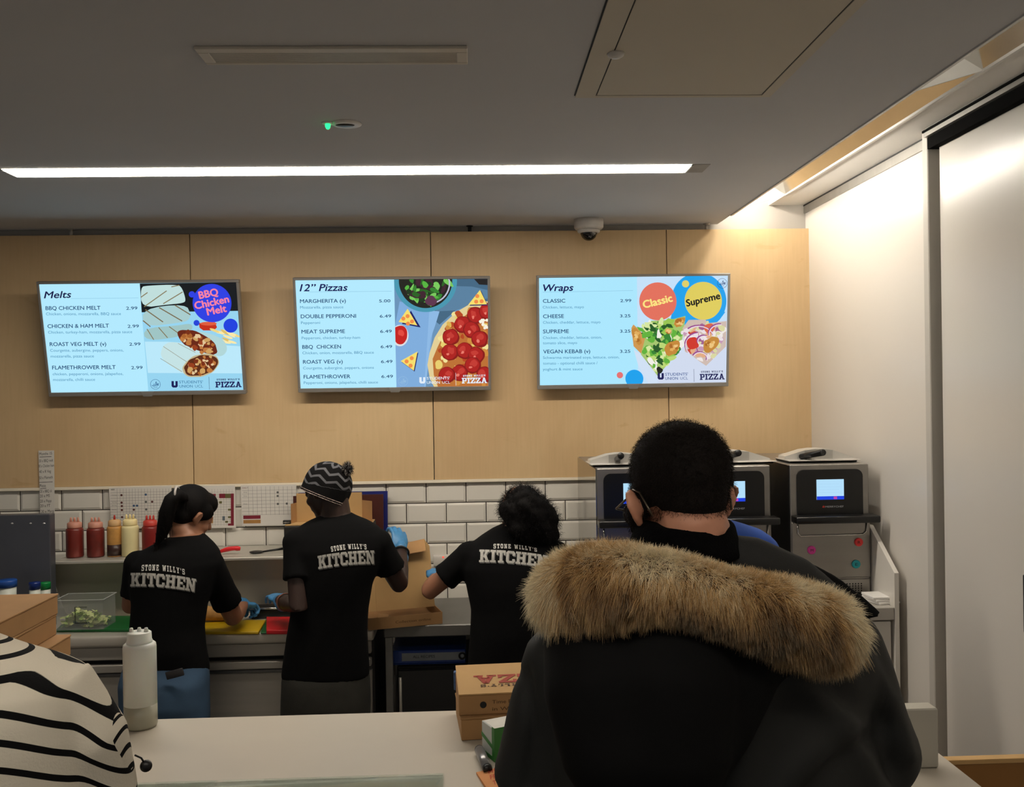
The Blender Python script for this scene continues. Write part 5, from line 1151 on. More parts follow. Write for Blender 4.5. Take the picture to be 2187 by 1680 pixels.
def wisps(name, surf, n, L, tint, mat, parent, rad=.0005, droop=.4, curl=0., sel=None, K=6, seed=1, nmix=.6, flow=None):
    """loose strands grown from a surface (v,f)"""
    r = np.random.default_rng(seed); v, f = surf; v = np.asarray(v); nn = vnormals(v, f)
    idx = np.arange(len(v)) if sel is None else np.nonzero(sel)[0]
    idx = r.choice(idx, n); p0 = v[idx]+r.normal(size=(n, 3))*.0025; d = nn[idx]*nmix+r.normal(size=(n, 3))*.22
    if flow is not None: d = d+flow(p0)
    d /= np.linalg.norm(d, axis=1, keepdims=True); l = L*r.uniform(.55, 1.15, (n, 1)); pts = []; p = p0.copy(); ph = r.uniform(0, 6.28, (n, 1)); ax = np.cross(d, r.normal(size=(n, 3)))
    for k in range(K):
        pts.append(p.copy()); d = d+np.array([0, 0, -droop])/K; d /= np.linalg.norm(d, axis=1, keepdims=True)
        p = p+d*l/(K-1)+(ax*np.sin(ph+k*2.2)*curl*l/(K-1) if curl else 0)
    t = np.array(lin(tint))*r.uniform(.7, 1.3, (n, 1)); T = np.repeat(t[:, None, :], K, 1)
    return strands(name, np.stack(pts, 1), rad*np.linspace(1, .25, K), T, mat, parent)
tee = pm('black_cotton', (8, 8, 9), .95, var=.2, scale=60, bump=.12, bscale=500, spec=.15)
glove_m = pm('blue_glove', (62, 128, 178), .45, var=.12, scale=50, bump=.2, bscale=120)
skin_a = pm('skin_tan', (150, 104, 78), .5, var=.06, scale=30, sss=.1); skin_b = pm('skin_dark', (50, 32, 25), .5, var=.06, scale=30, sss=.06); skin_c = pm('skin_brown', (142, 96, 72), .5, var=.06, scale=30, sss=.1)
skin_d = pm('skin_fair', (206, 148, 120), .5, var=.06, scale=30, sss=.12)
hair_k = pm('black_hair', (9, 7, 7), .72, var=.3, scale=30, stretch=(1, 1, .08), bump=.4, bscale=140, spec=.14); strand_k = hairmat('hair_strand')
print_g = pm('shirt_print', (176, 174, 168), .8, var=.16, scale=90); print_w = pm('shirt_print_white', (208, 206, 200), .8, var=.08, scale=90); print_s = pm('shirt_print_shadow', (88, 88, 86), .8, var=.2, scale=90)
shoe_k = pm('black_shoe', (14, 14, 14), .5)
def tee_print(bv, t, q_top, q_big, arch):
    obj('lettering', on_surface(bv, slab("STONE WILLY'S", .2), q_top, arch*.8, 1, .0030), print_w, t)
    def world_children(): pass
def shoulder(p, r): return ell(p, (r, r, r*.95))
def shirt_obj(parts, t, seed, amp=.005, lettering=None, m=None, name='t_shirt', vox=.009, kf=22):
    v, f = blend(parts, vox, 5); v = folds(v, f, amp, kf, seed, (1, 1, .75)); s = obj(name, (v, f), m or tee, t, True)
    if lettering:
        bv = BVHTree.FromPolygons([Vector(p) for p in v], f); small, big, arch = lettering
        sh = [np.array(q, float)+np.array([1.6, 2.4]) for q in big]
        for nm, polys, q, lf, mm, sub in (('letter_shadow', slab('KITCHEN', .06), sh, .0018, print_s, 2), ('lettering', slab('KITCHEN', .06), big, .003, print_g, 2), ('lettering', slab("STONE WILLY'S", .34), small, .003, print_w, 1)):
            b = on_surface(bv, polys, q, arch, sub, lf); obj(nm, b, mm, s, True)
    return v, f
def staff(label, root_px, Y):
    p = at(root_px, 1400, Y); return thing('person', label, 'person', (p[0], Y, 0))
# ---- worker with a ponytail
Y = 3.93; t = staff('person in black t-shirt and jeans with ponytail, working at the left', 355, Y)
R = [(1440, 264, 446), (1418, 266, 445), (1385, 274, 438), (1340, 277, 433), (1290, 279, 440), (1240, 272, 458), (1205, 272, 468), (1182, 288, 462), (1166, 315, 448), (1153, 345, 432), (1146, 362, 424)]
ts = rows(R, Y, [.1, .1, .105, .105, .11, .115, .112, .1, .085, .07, .055], 1, [0, 0, 0, .01, .02, .03, .04, .05, .06, .07, .075])
sL, eL, wL = V(294, 1202, Y+.04), V(281, 1292, Y+.07), V(318, 1262, Y+.30)
sR, eR, wR = V(448, 1206, Y+.05), V(499, 1318, Y+.20), V(518, 1290, Y+.38)
hM = head_M(V(407, 1098, Y+.12), -.80, .46, .10); hc = hM.translation
nk = [Vector((ts[-1][0], ts[-1][1], ts[-1][2]-.04)), Vector(hM @ Vector((0, -.03, -.06)))]
P = head_parts(hM)+[limb(nk, [.056, .05])]+[loft([(a, b, c, d*.88, e*.88) for a, b, c, d, e in ts])]
for s, e, w in ((sL, eL, wL), (sR, eR, wR)): P.append(limb([s, (s+e)/2, e, e*.55+w*.45, w], [.046, .045, .041, .037, .027]))
obj('body', blend(P, .006, 3), skin_a, t, True)
Q = [loft(ts), shoulder(sL, .055), shoulder(sR, .064), tube([sL, sL*.4+eL*.6, sL*.22+eL*.78], [.056, .052, .056], 18), tube([sR, sR*.5+eR*.5, sR*.27+eR*.73], [.062, .06, .066], 18)]
shirt_obj(Q, t, 11, .004, ([(303, 1206), (394, 1215), (395, 1227), (302, 1219)], [(279, 1223), (419, 1236), (417, 1264), (278, 1252)], 4))
gM = frame(wR, (.25, .8, -.25), (0, .3, 1)); gl_ = blend(hand_parts(gM, -1, .85), .0035, 2); obj('glove', (folds(gl_[0], gl_[1], .0025, 160, 5), gl_[1]), glove_m, t, True)
gM = frame(wL, (.1, .9, -.1), (0, 0, 1)); obj('glove', blend(hand_parts(gM, 1, .5), .0035, 2), glove_m, t, True)
H = [xf(ell((0, -.018, .036), (.081, .097, .09)), hM), xf(ell((0, -.05, -.01), (.07, .06, .06)), hM), xf(ell((-.01, .045, .066), (.066, .052, .05)), hM), xf(ell((.066, .025, .03), (.014, .04, .035)), hM), xf(ell((-.066, .025, .03), (.014, .04, .035)), hM)]
hs = blend(H, .006, 3); hr = obj('hair', hs, hair_k, t, True)
pt = [V(390, 1062, Y+.03), V(378, 1055, Y-.01), V(366, 1066, Y-.02), V(357, 1094, Y-.02), V(352, 1120, Y-.015), V(346, 1142, Y-.01), V(336, 1160, Y-.015)]
v, f = limb(pt, [.024, .027, .031, .032, .029, .022, .008], 22); v = folds(np.array([tuple(p) for p in v]), f, .003, 60, 4); obj('ponytail', (v, f), hair_k, t, True)
wisps('hair_strands', (v, f), 700, .05, (16, 12, 11), strand_k, hr, .0006, .9, sel=np.asarray(v)[:, 2] < pt[3].z+.05, nmix=.25, flow=lambda p: np.array([0, 0, -.8]))
obj('hair_tie', MB().tube([V(378, 1054, Y-.005)+Vector((.0*math.cos(a), .028*math.cos(a), .028*math.sin(a))) for a in np.linspace(0, 6.283, 17)], .005, 8, 0, False), pm('hair_tie_white', (170, 165, 160), .6), t, True)
jean = pm('blue_denim', (52, 78, 104), .85, var=.16, scale=9, bump=.15, bscale=420)
pel = rows([(1545, 264, 447), (1500, 259, 448), (1455, 258, 448), (1425, 264, 445), (1400, 275, 437)], Y, [.115, .125, .12, .105, .095], 1, [0, -.01, -.012, 0, 0])
jo = legs(pel, (pel[0][0], Y), 0, jean, shoe_k, t, .088, 'jeans')
qp = V(378, 1427, Y-.1)
obj('phone', MB().box((-.036, -.005, -.02), (.036, .004, .012), 0, .004, 2, Matrix.Translation((qp.x, Y-.131, qp.z-.008)) @ Matrix.Rotation(-.24, 4, 'Y')), pm('phone_case', (46, 44, 46), .25), jo, True)
# ---- worker in a bobble hat
t = staff('person in black t-shirt and zigzag bobble hat, in the middle', 700, Y)
R = [(1445, 601, 790), (1435, 601, 790), (1400, 606, 788), (1350, 613, 786), (1300, 622, 788), (1250, 624, 796), (1210, 620, 812), (1170, 612, 822), (1145, 618, 820), (1128, 632, 806), (1115, 655, 782), (1106, 675, 758), (1099, 688, 744)]
ts = rows(R, Y, [.11, .11, .11, .108, .112, .118, .122, .12, .108, .095, .08, .065, .055], 1, [0, 0, 0, 0, .005, .01, .015, .02, .03, .04, .045, .05, .055])
sL, eL, wL = V(636, 1158, Y+.0), V(638, 1292, Y-.09), V(598, 1283, Y+.17)
sR, eR, wR = V(806, 1160, Y+.03), V(853, 1246, Y+.10), V(856, 1172, Y+.30)
hM = head_M(V(697, 1046, Y+.08), 1.0, .30, 0.02)
P = head_parts(hM)+[limb([Vector((ts[-1][0], ts[-1][1], ts[-1][2]-.05)), Vector(hM @ Vector((0, -.03, -.05)))], [.064, .06])]+[loft([(a, b, c, d*.9, e*.9) for a, b, c, d, e in ts])]
for s, e, w in ((sL, eL, wL), (sR, eR, wR)): P.append(limb([s, (s+e)/2, e, e*.6+w*.4, w], [.048, .046, .041, .038, .028]))
obj('body', blend(P, .006, 3), skin_b, t, True)
Q = [loft(ts), shoulder(sL, .064), shoulder(sR, .066), tube([sL, sL*.6+eL*.4, sL*.40+eL*.60], [.06, .06, .064], 18), tube([sR, sR*.5+eR*.5, sR*.34+eR*.66], [.062, .062, .066], 18)]
shirt_obj(Q, t, 23, .005, ([(706, 1167), (782, 1162), (783, 1173), (708, 1178)], [(678, 1187), (799, 1175), (801, 1204), (680, 1215)], 3))
gM = frame(wL, (-.35, .75, .1), (0, .1, 1)); obj('glove', blend(hand_parts(gM, 1, .45), .0035, 2), glove_m, t, True)
gM = frame(wR, (-.12, .55, .75), (.5, -.7, .4)); obj('glove', blend(hand_parts(gM, -1, .6), .0035, 2), glove_m, t, True)
ax = (wR-eR).normalized(); c0 = eR*.12+wR*.88; pu = ax.orthogonal().normalized(); pv = ax.cross(pu)
obj('bracelet', MB().tube([c0+pu*(.036*math.cos(a))+pv*(.036*math.sin(a)) for a in np.linspace(0, 6.283, 25)], .0048, 8, 0, False), black_matt, t, True)
c0 = eL*.3+wL*.7; ax = (wL-eL).normalized(); pu = ax.orthogonal().normalized(); pv = ax.cross(pu)
obj('bracelet', MB().tube([c0+pu*(.036*math.cos(a))+pv*(.036*math.sin(a)) for a in np.linspace(0, 6.283, 25)], .003, 8, 0, False), pm('beads', (140, 90, 70), .5), t, True)
# the hat: tilted so that its rim runs from the forehead (left) to the nape (right)
hatM = Matrix.Translation(V(701, 1034, Y+.07)) @ Matrix.Rotation(.40, 4, 'Y') @ Matrix.Rotation(-.12, 4, 'X')
b = MB(); vs = []; st = []; nu, nv = 120, 60; hh = .155
for j in range(nv+1):
    w = j/nv; z = -.058+w*hh
    k = (1-max(0, (w-.28)/.72)**2.3)**.5 if w < 1 else 0
    for i in range(nu):
        a = 2*math.pi*i/nu; bulge = 1+.018*math.sin(a*9+3*w); vs.append((1.06*.097*k*math.cos(a)*bulge, .104*k*math.sin(a)*bulge, z)); tri = abs(((a*8/6.283) % 1)-.5)*2; st.append(z+.017*tri+.05 if z > -.012+.02*math.cos(a) else .0285)
fs = [(j*nu+i, j*nu+(i+1) % nu, (j+1)*nu+(i+1) % nu, (j+1)*nu+i) for j in range(nv) for i in range(nu)]
b.add([hatM @ Vector(p) for p in vs], fs, 0, True); ho = obj('hat', b, striped('zigzag_knit', (8, 7, 8), (92, 92, 96), .034, .30, .95, .05), t, True, attrs={'stripe': st})
for dz, in ((-.058,), (-.05,)):
    ring = [hatM @ Vector((.1045*math.cos(a), .1065*math.sin(a), dz)) for a in np.linspace(0, 6.283, 61)]
    obj('rim_cord', MB().tube(ring, .0016, 6, 0, False), pm('cord_pale', (150, 132, 126), .8, var=.9, scale=160), ho, True)
pc = hatM @ Vector((0.0, -.012, .106)); pc = V(742, 1001, Y+.03)
po = obj('pompom', MB().add(*ell(pc, (.016, .016, .016)), 0, True), black_matt, ho, True)
sv, sf = ell(pc, (.014, .014, .014), None, 24, 14); wisps('pompom_yarn', (np.array([tuple(p) for p in sv]), sf), 420, .019, (40, 36, 36), strand_k, po, .0011, .15, seed=4)
wisps('pompom_yarn', (np.array([tuple(p) for p in sv]), sf), 90, .019, (170, 165, 160), strand_k, po, .0011, .15, seed=9)
pel = rows([(1545, 598, 792), (1500, 600, 792), (1450, 601, 790), (1420, 606, 786)], Y, [.12, .125, .115, .1])
legs(pel, (pel[0][0], Y), 0, pm('olive_trousers', (34, 33, 27), .9, var=.15, scale=20, bump=.15, bscale=300), shoe_k, t, .094)
# ---- worker with curly hair
t = staff('person in black t-shirt with loose curly black hair, beside the parka', 1100, Y)
R = [(1500, 1000, 1200), (1420, 1000, 1198), (1350, 1004, 1196), (1300, 1005, 1198), (1250, 996, 1200), (1210, 985, 1205), (1180, 990, 1200), (1160, 1008, 1192), (1145, 1030, 1178), (1132, 1052, 1160), (1124, 1072, 1146)]
ts = rows(R, Y, [.12, .12, .118, .12, .125, .122, .112, .1, .085, .07, .06], 1, [0, 0, 0, .01, .02, .03, .04, .05, .06, .065, .07])
sL, eL, wL = V(1004, 1186, Y+.04), V(916, 1262, Y+.06), V(930, 1235, Y+.28)
sR, eR, wR = V(1188, 1186, Y+.04), V(1222, 1290, Y+.08), V(1130, 1284, Y+.33)
hM = head_M(V(1112, 1097, Y+.10), .62, .30, 0.)
P = head_parts(hM)+[limb([Vector((ts[-1][0], ts[-1][1], ts[-1][2]-.04)), Vector(hM @ Vector((0, -.03, -.06)))], [.056, .052])]+[loft([(a, b, c, d*.9, e*.9) for a, b, c, d, e in ts])]
for s, e, w in ((sL, eL, wL), (sR, eR, wR)): P.append(limb([s, (s+e)/2, e, e*.55+w*.45, w], [.046, .044, .038, .036, .027]))
obj('body', blend(P, .006, 3), skin_c, t, True)
Q = [loft(ts), shoulder(sL, .066), shoulder(sR, .066), tube([sL, sL*.5+eL*.5, sL*.36+eL*.64], [.062, .06, .064], 18), tube([sR, sR*.5+eR*.5, sR*.36+eR*.64], [.06, .058, .06], 18)]
shirt_obj(Q, t, 37, .005, ([(1054, 1161), (1146, 1170), (1147, 1178), (1054, 1171)], [(1024, 1173), (1170, 1186), (1168, 1212), (1023, 1200)], 3))
gM = frame(wL, (-.05, .7, .2), (0, -.2, 1)); obj('glove', blend(hand_parts(gM, 1, .5), .0035, 2), glove_m, t, True)
gM = frame(wR, (-.3, .8, -.05), (0, 0, 1)); obj('glove', blend(hand_parts(gM, -1, .5), .0035, 2), glove_m, t, True)
H = [xf(ell((0, -.02, .030), (.082, .098, .084)), hM), xf(ell((0, -.055, -.01), (.076, .065, .075)), hM), limb([V(1120, 1080, Y+.02), V(1146, 1110, Y+.0), V(1158, 1140, Y)], [.085, .07, .05], 18), limb([V(1150, 1080, Y+.03), V(1175, 1115, Y+.02), V(1180, 1145, Y)], [.05, .045, .028], 14), limb([V(1090, 1090, Y-.01), V(1110, 1130, Y-.02), V(1125, 1148, Y-.03)], [.05, .05, .03], 14)]
v, f = blend(H, .007, 2); v = folds(v, f, .012, 75, 8); hr = obj('hair', (v, f), hair_k, t, True)
wisps('hair_strands', (v, f), 2600, .024, (10, 8, 8), strand_k, hr, .0006, .5, 1.2, seed=3)
pel = rows([(1560, 1002, 1200), (1510, 1000, 1202), (1460, 1002, 1200), (1430, 1006, 1196)], Y, [.12, .125, .115, .1])
legs(pel, (pel[0][0], Y), 0, pm('black_trousers', (12, 12, 13), .9, bump=.15, bscale=300), shoe_k, t, .094)
# ---- person in blue by the ovens, hidden behind the customer
Yb_ = 3.28; t = staff('person in a blue top by the ovens, mostly hidden behind the parka', 1500, Yb_)
R = [(1560, 1385, 1640), (1420, 1380, 1642), (1300, 1370, 1648), (1220, 1350, 1665), (1175, 1352, 1662), (1150, 1362, 1648), (1132, 1385, 1622), (1120, 1420, 1590), (1110, 1462, 1560)]
ts = rows(R, Yb_, [.12, .12, .125, .125, .12, .105, .09, .075, .06])
sL, eL, wL = V(1385, 1180, Yb_), V(1372, 1330, Yb_+.06), V(1440, 1270, Yb_+.2); sR, eR, wR = V(1632, 1180, Yb_), V(1650, 1330, Yb_+.06), V(1580, 1270, Yb_+.2)
hM = head_M(V(1517, 1050, Yb_+.03), -.15, .2, 0.)
P = head_parts(hM)+[limb([Vector((ts[-1][0], ts[-1][1], ts[-1][2]-.04)), Vector(hM @ Vector((0, -.03, -.05)))], [.06, .056])]+[loft([(a, b, c, d*.9, e*.9) for a, b, c, d, e in ts])]
for k, (s, e, w) in enumerate(((sL, eL, wL), (sR, eR, wR))):
    P.append(limb([s, (s+e)/2, e, w], [.045, .042, .038, .028])); P += hand_parts(frame(w, (.3*(1-2*k), .8, 0), (0, 0, 1)), 1-2*k, .5)
obj('body', blend(P, .006, 3), skin_c, t, True)
shirt_obj([loft(ts), limb([sL, sL*.3+eL*.7], [.06, .06]), limb([sR, sR*.3+eR*.7], [.06, .06])], t, 41, .005, None, pm('blue_cotton', (40, 78, 160), .9, var=.1, bump=.12, bscale=400), 'top')
v, f = blend([xf(ell((0, -.016, .036), (.083, .099, .092)), hM), xf(ell((0, -.05, -.01), (.066, .055, .06)), hM)], .006, 3); hr = obj('hair', (v, f), hair_k, t, True); wisps('hair_strands', (v, f), 900, .015, (14, 11, 10), strand_k, hr, .0006, .1)
pel = rows([(1640, 1385, 1640), (1600, 1385, 1640), (1540, 1388, 1636)], Yb_, [.12, .125, .11]); legs(pel, (pel[0][0], Yb_), 0, pm('black_trousers', (12, 12, 13), .9), shoe_k, t, .094)
# ---- customer in the fur-trimmed parka
Yc = 1.56; p = at(1500, 1400, Yc); t = thing('person', 'person in black parka with fur hood, seen from behind in the foreground', 'person', (p[0], Yc, 0))
R = [(1980, 1180, 1850), (1850, 1170, 1860), (1700, 1160, 1865), (1560, 1165, 1858), (1430, 1185, 1850), (1350, 1205, 1830), (1290, 1240, 1780), (1250, 1285, 1725), (1215, 1330, 1665), (1185, 1370, 1612), (1165, 1395, 1580)]
ts = rows(R, Yc, [.17, .175, .18, .18, .175, .165, .15, .13, .115, .1, .09])
sL, eL, wL = V(1197, 1400, Yc), V(1130, 1640, Yc), V(1190, 1740, Yc+.22); sR, eR, wR = V(1795, 1375, Yc), V(1880, 1610, Yc), V(1800, 1740, Yc+.22)
hM = head_M(V(1450, 1068, 1.475), .26, .28, -.02)
P = head_parts(hM @ Matrix.Diagonal((.925, .965, .95, 1)), .079, .55)+[limb([Vector((ts[-1][0]-.01, ts[-1][1], ts[-1][2]-.06)), Vector(hM @ Vector((0, -.035, -.05)))], [.058, .056])]+[loft([(a, b, c, d*.85, e*.85) for a, b, c, d, e in ts[:-3]])]
for k, (s, e, w) in enumerate(((sL, eL, wL), (sR, eR, wR))):
    P.append(limb([s, e, w], [.045, .04, .028])); P += hand_parts(frame(w, (.2*(1-2*k), .9, .1), (0, 0, 1)), 1-2*k, .5)
obj('body', blend(P, .0042, 3), skin_d, t, True)
park = pm('parka_shell', (38, 39, 38), .6, var=.12, scale=6, bump=.1, bscale=600, spec=.3); park_k = pm('parka_black', (7, 7, 8), .85, var=.2, scale=20, bump=.12, bscale=400, spec=.2)
Q = [loft(ts, 44, 2.3), limb([V(1240, 1350, Yc), sL, (sL+eL)/2, eL, eL*.3+wL*.7], [.06, .066, .062, .062, .055], 18), limb([V(1760, 1330, Yc), sR, (sR+eR)/2, eR, eR*.3+wR*.7], [.06, .064, .06, .06, .055], 18)]
v, f = blend(Q, .011, 6); v = folds(v, f, .016, 15, 51, (1, 1, .55)); v = folds(v, f, .006, 38, 52)
def crease(v, f, line, amp, sig):
    n = vnormals(v, f); q = v-CAM; c = np.stack([q@RT, q@DN, q@_fw], 1); px = np.stack([CX+F*c[:, 0]/c[:, 2], CY+F*c[:, 1]/c[:, 2]], 1); best = np.full(len(v), 1e9)
    for A, B in zip(line[:-1], line[1:]):
        A, B = np.array(A, float), np.array(B, float); d = B-A; t_ = np.clip(((px-A)@d)/(d@d), 0, 1); best = np.minimum(best, np.linalg.norm(px-A-t_[:, None]*d, axis=1))
    return v+n*(amp*np.exp(-(best/sig)**2)*(v[:, 1] < Yc+.02))[:, None]
for ln, am, sg in (([(1700, 1445), (1790, 1530), (1850, 1600), (1890, 1700)], .012, 30), ([(1760, 1440), (1850, 1530), (1905, 1640)], -.012, 26), ([(1880, 1545), (1800, 1600), (1700, 1700)], -.013, 32), ([(1830, 1545), (1740, 1610), (1640, 1720)], .014, 28), ([(1850, 1400), (1900, 1500), (1940, 1620)], .010, 18), ([(1120, 1440), (1140, 1560), (1125, 1680)], -.012, 16), ([(1640, 1430), (1600, 1560), (1580, 1700)], .008, 34)): v = crease(v, f, ln, am, sg)
obj('parka', (v, f), park, t, True)
# hood hanging down the back
hd = [limb([V(1270, 1330, 1.42), V(1300, 1450, 1.38), V(1340, 1600, 1.36), V(1370, 1720, 1.36)], [.08, .10, .10, .07], 20), limb([V(1420, 1300, 1.40), V(1420, 1450, 1.36), V(1420, 1600, 1.35), V(1420, 1720, 1.36)], [.09, .105, .1, .07], 20),
      limb([V(1560, 1330, 1.42), V(1545, 1440, 1.40), V(1500, 1560, 1.38), V(1470, 1660, 1.37)], [.085, .08, .07, .05], 20), limb([V(1740, 1370, 1.46), V(1600, 1370, 1.42)], [.05, .075], 16)]
v, f = blend(hd, .01, 8); v = folds(v, f, .006, 22, 61); hood = obj('hood', (v, f), park_k, t, True)
# lining seen above the fur, and the pointed front edge on the right
v, f = blend([limb([V(1395, 1210, 1.46), V(1500, 1200, 1.45), V(1600, 1212, 1.45), V(1690, 1250, 1.47), V(1770, 1314, 1.5)], [.045, .05, .05, .05, .045], 18)], .008, 6); v = folds(v, f, .005, 30, 63); obj('hood_lining', (v, f), pm('hood_lining', (34, 35, 35), .8, var=.1, scale=20, bump=.1, bscale=400), hood, True)
fl = [V(1640, 1168, 1.52), V(1700, 1184, 1.52), V(1790, 1232, 1.52), V(1850, 1278, 1.51), V(1890, 1314, 1.5), V(1852, 1328, 1.49), V(1800, 1345, 1.47), V(1700, 1330, 1.46), V(1640, 1260, 1.48)]
b = MB().prism(fl, (0, .02, 0)); v, f = blend([(b.v, b.f)], .006, 4); v = folds(v, f, .002, 40, 64); obj('hood_edge', (v, f), park_k, hood, True)
# fleece collar
cz = [(at(1482, py, 1.40)[0]+dx, 1.468, at(1482, py, 1.40)[2], rx, ry) for py, dx, rx, ry in ((1200, .0, .092, .108), (1170, 0, .084, .102), (1145, 0, .078, .097), (1130, 0, .076, .095), (1124, 0, .071, .09))]
v, f = blend([loft(cz, 40, 2.)], .006, 3); v = folds(v, f, .003, 60, 65); obj('collar', (v, f), pm('black_fleece', (6, 6, 7), .98, var=.3, scale=90, bump=.5, bscale=300, spec=.1), t, True)
# short hair
H = [xf(ell((0, -.016, .036), (.0715, .097, .087)), hM), xf(ell((0, -.050, -.002), (.051, .053, .054)), hM), xf(ell((-.02, -.02, .044), (.053, .085, .072)), hM), xf(ell((.02, -.02, .044), (.053, .085, .072)), hM), xf(ell((-.068, .012, .0), (.010, .026, .032)), hM), xf(ell((.068, .012, .0), (.010, .026, .032)), hM), xf(limb([(-.072, .03, -.01), (-.067, .034, -.055)], [.009, .005], 8), hM), xf(limb([(.072, .03, -.01), (.067, .034, -.055)], [.009, .005], 8), hM)]
v, f = blend(H, .0045, 3); hr = obj('hair', (v, f), pm('brown_black_hair', (20, 15, 13), .75, var=.3, scale=60, bump=.5, bscale=500, spec=.2), t, True)
wisps('hair_strands', (v, f), 45000, .0042, (26, 20, 16), strand_k, hr, .00024, .1, seed=6, K=4, nmix=.45, flow=lambda p: np.array([0, 0, -.4]), sel=np.asarray(v)[:, 2] > np.asarray(v)[:, 2].min()+.014)
# glasses
gm = pm('glasses_black', (14, 13, 12), .25); gmet = pm('glasses_metal', (92, 84, 72), .3, .8)
g = obj('glasses', MB().tube([hM @ Vector((.031*s_+.022*math.cos(a), .100, -.004+.02*math.sin(a))) for s_ in (-1,) for a in np.linspace(0, 6.283, 25)], .0022, 8, 0, False).tube([hM @ Vector((.031+.022*math.cos(a), .100, -.004+.02*math.sin(a))) for a in np.linspace(0, 6.283, 25)], .0022, 8, 0, False).tube([hM @ Vector((x, .101, .004)) for x in (-.011, 0, .011)], .002, 8), gm, t, True)
for s_ in (-1, 1):
    obj('temple', MB().tube([hM @ Vector((s_*.053, .099, .004)), hM @ Vector((s_*.071, .088, .006)), hM @ Vector((s_*.077, .03, .012)), hM @ Vector((s_*.0765, .0, .022)), hM @ Vector((s_*.075, -.02, .014)), hM @ Vector((s_*.072, -.034, -.01)), hM @ Vector((s_*.068, -.038, -.026))], [.0018, .0018, .0016, .0015, .0015, .0018, .002], 8), gmet, g, True)
# fur trim
fp = [V(1186, 1272, 1.43), V(1235, 1252, 1.38), V(1320, 1240, 1.335), V(1430, 1248, 1.315), V(1540, 1276, 1.315), V(1640, 1303, 1.33), V(1725, 1326, 1.365), V(1786, 1338, 1.41)]
def cat(P, n):
    P = [np.array(p) for p in P]; P = [2*P[0]-P[1]]+P+[2*P[-1]-P[-2]]; out = []
    for u in np.linspace(0, len(P)-3-1e-6, n):
        i = int(u); a = u-i; p0, p1, p2, p3 = P[i:i+4]; out.append(.5*(2*p1+(p2-p0)*a+(2*p0-5*p1+4*p2-p3)*a*a+(3*p1-p0-3*p2+p3)*a**3))
    return np.array(out)
C = cat(fp, 60); u_ = np.linspace(0, 1, 60); Rr = .034+.010*np.sin(u_*math.pi)**.6+.004*np.sin(u_*9)
v, f = limb([Vector(c) for c in C], Rr, 22)
fb = obj('fur_trim', (np.array([tuple(p) for p in v]), f), pm('fur_hide', (84, 62, 38), .95, var=.3, scale=40), hood, True)
N, K = 150000, 7; r = np.random.default_rng(12)
ui = r.uniform(-.012, 1.012, N); a = r.uniform(0, 2*math.pi, N); fi = np.clip(ui, 0, 1)*59; i0 = np.minimum(fi.astype(int), 58); fr = (fi-i0)[:, None]
ctr = C[i0]*(1-fr)+C[i0+1]*fr; tan = C[np.minimum(i0+2, 59)]-C[np.maximum(i0-1, 0)]; tan /= np.linalg.norm(tan, axis=1, keepdims=True)
e1 = np.cross(tan, np.array([0, 1., 0])); e1 /= np.linalg.norm(e1, axis=1, keepdims=True); e2 = np.cross(tan, e1)   # e1 ~ up/down in the picture, e2 ~ towards/away
up = np.where(e1[:, 2:3] < 0, -e1, e1); tow = np.where(e2[:, 1:2] > 0, -e2, e2)
end = np.clip((np.abs(ui-.5)-.5)*60, 0, 1)[:, None]*np.sign(ui-.5)[:, None]
n = up*np.cos(a)[:, None]+tow*np.sin(a)[:, None]; rad_ = np.interp(np.clip(ui, 0, 1), u_, Rr)[:, None]
n2 = n+tan*end*1.2; n2 /= np.linalg.norm(n2, axis=1, keepdims=True); root = ctr+n2*rad_*.96
# clumps: every strand leans to the tip of its clump
cu = np.round(ui*120+r.normal(size=N)*.6); ca = np.round(a*7+r.normal(size=N)*.6); key = (cu*53+ca*7919).astype(int) % 4096
cj = r.normal(size=(4096, 3))*.30; cl = r.uniform(.75, 1.2, 4096); ct = r.uniform(-1, 1, 4096)
flow = -up*.75+tan*((ui-.42)[:, None]*1.1)
d = n2*.62+flow*np.clip(np.sin(a), -.2, 1)[:, None]*.95+cj[key]+r.normal(size=(N, 3))*.1; d /= np.linalg.norm(d, axis=1, keepdims=True)
L = (.033+.009*np.sin(ui*7+1))*cl[key]*r.uniform(.6, 1.1, N); L = L*np.interp(np.cos(a), [-1, .2, .8, 1], [1., 1., .62, .55])
p_ = root.copy(); pts = []
for k in range(K):
    pts.append(p_.copy()); d = d+np.array([0, 0, -.10])+flow*.05; d /= np.linalg.norm(d, axis=1, keepdims=True); p_ = p_+d*(L/(K-1))[:, None]
pts = np.stack(pts, 1)
cream, tan_c, brn, dark = [np.array(lin(c)) for c in ((246, 232, 198), (214, 174, 114), (146, 106, 64), (66, 48, 34))]
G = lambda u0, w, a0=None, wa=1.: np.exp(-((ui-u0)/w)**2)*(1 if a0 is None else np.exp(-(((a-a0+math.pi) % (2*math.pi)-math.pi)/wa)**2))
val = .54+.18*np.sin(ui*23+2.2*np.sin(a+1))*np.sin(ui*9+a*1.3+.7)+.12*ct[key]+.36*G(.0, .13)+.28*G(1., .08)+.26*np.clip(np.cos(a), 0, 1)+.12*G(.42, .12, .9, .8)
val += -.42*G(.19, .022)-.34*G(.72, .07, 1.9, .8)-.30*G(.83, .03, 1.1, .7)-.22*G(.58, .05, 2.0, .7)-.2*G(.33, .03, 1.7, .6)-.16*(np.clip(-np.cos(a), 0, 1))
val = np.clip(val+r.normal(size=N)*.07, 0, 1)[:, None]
w1 = np.clip((val-.18)/.22, 0, 1); w2 = np.clip((val-.40)/.25, 0, 1); w3 = np.clip((val-.66)/.24, 0, 1)
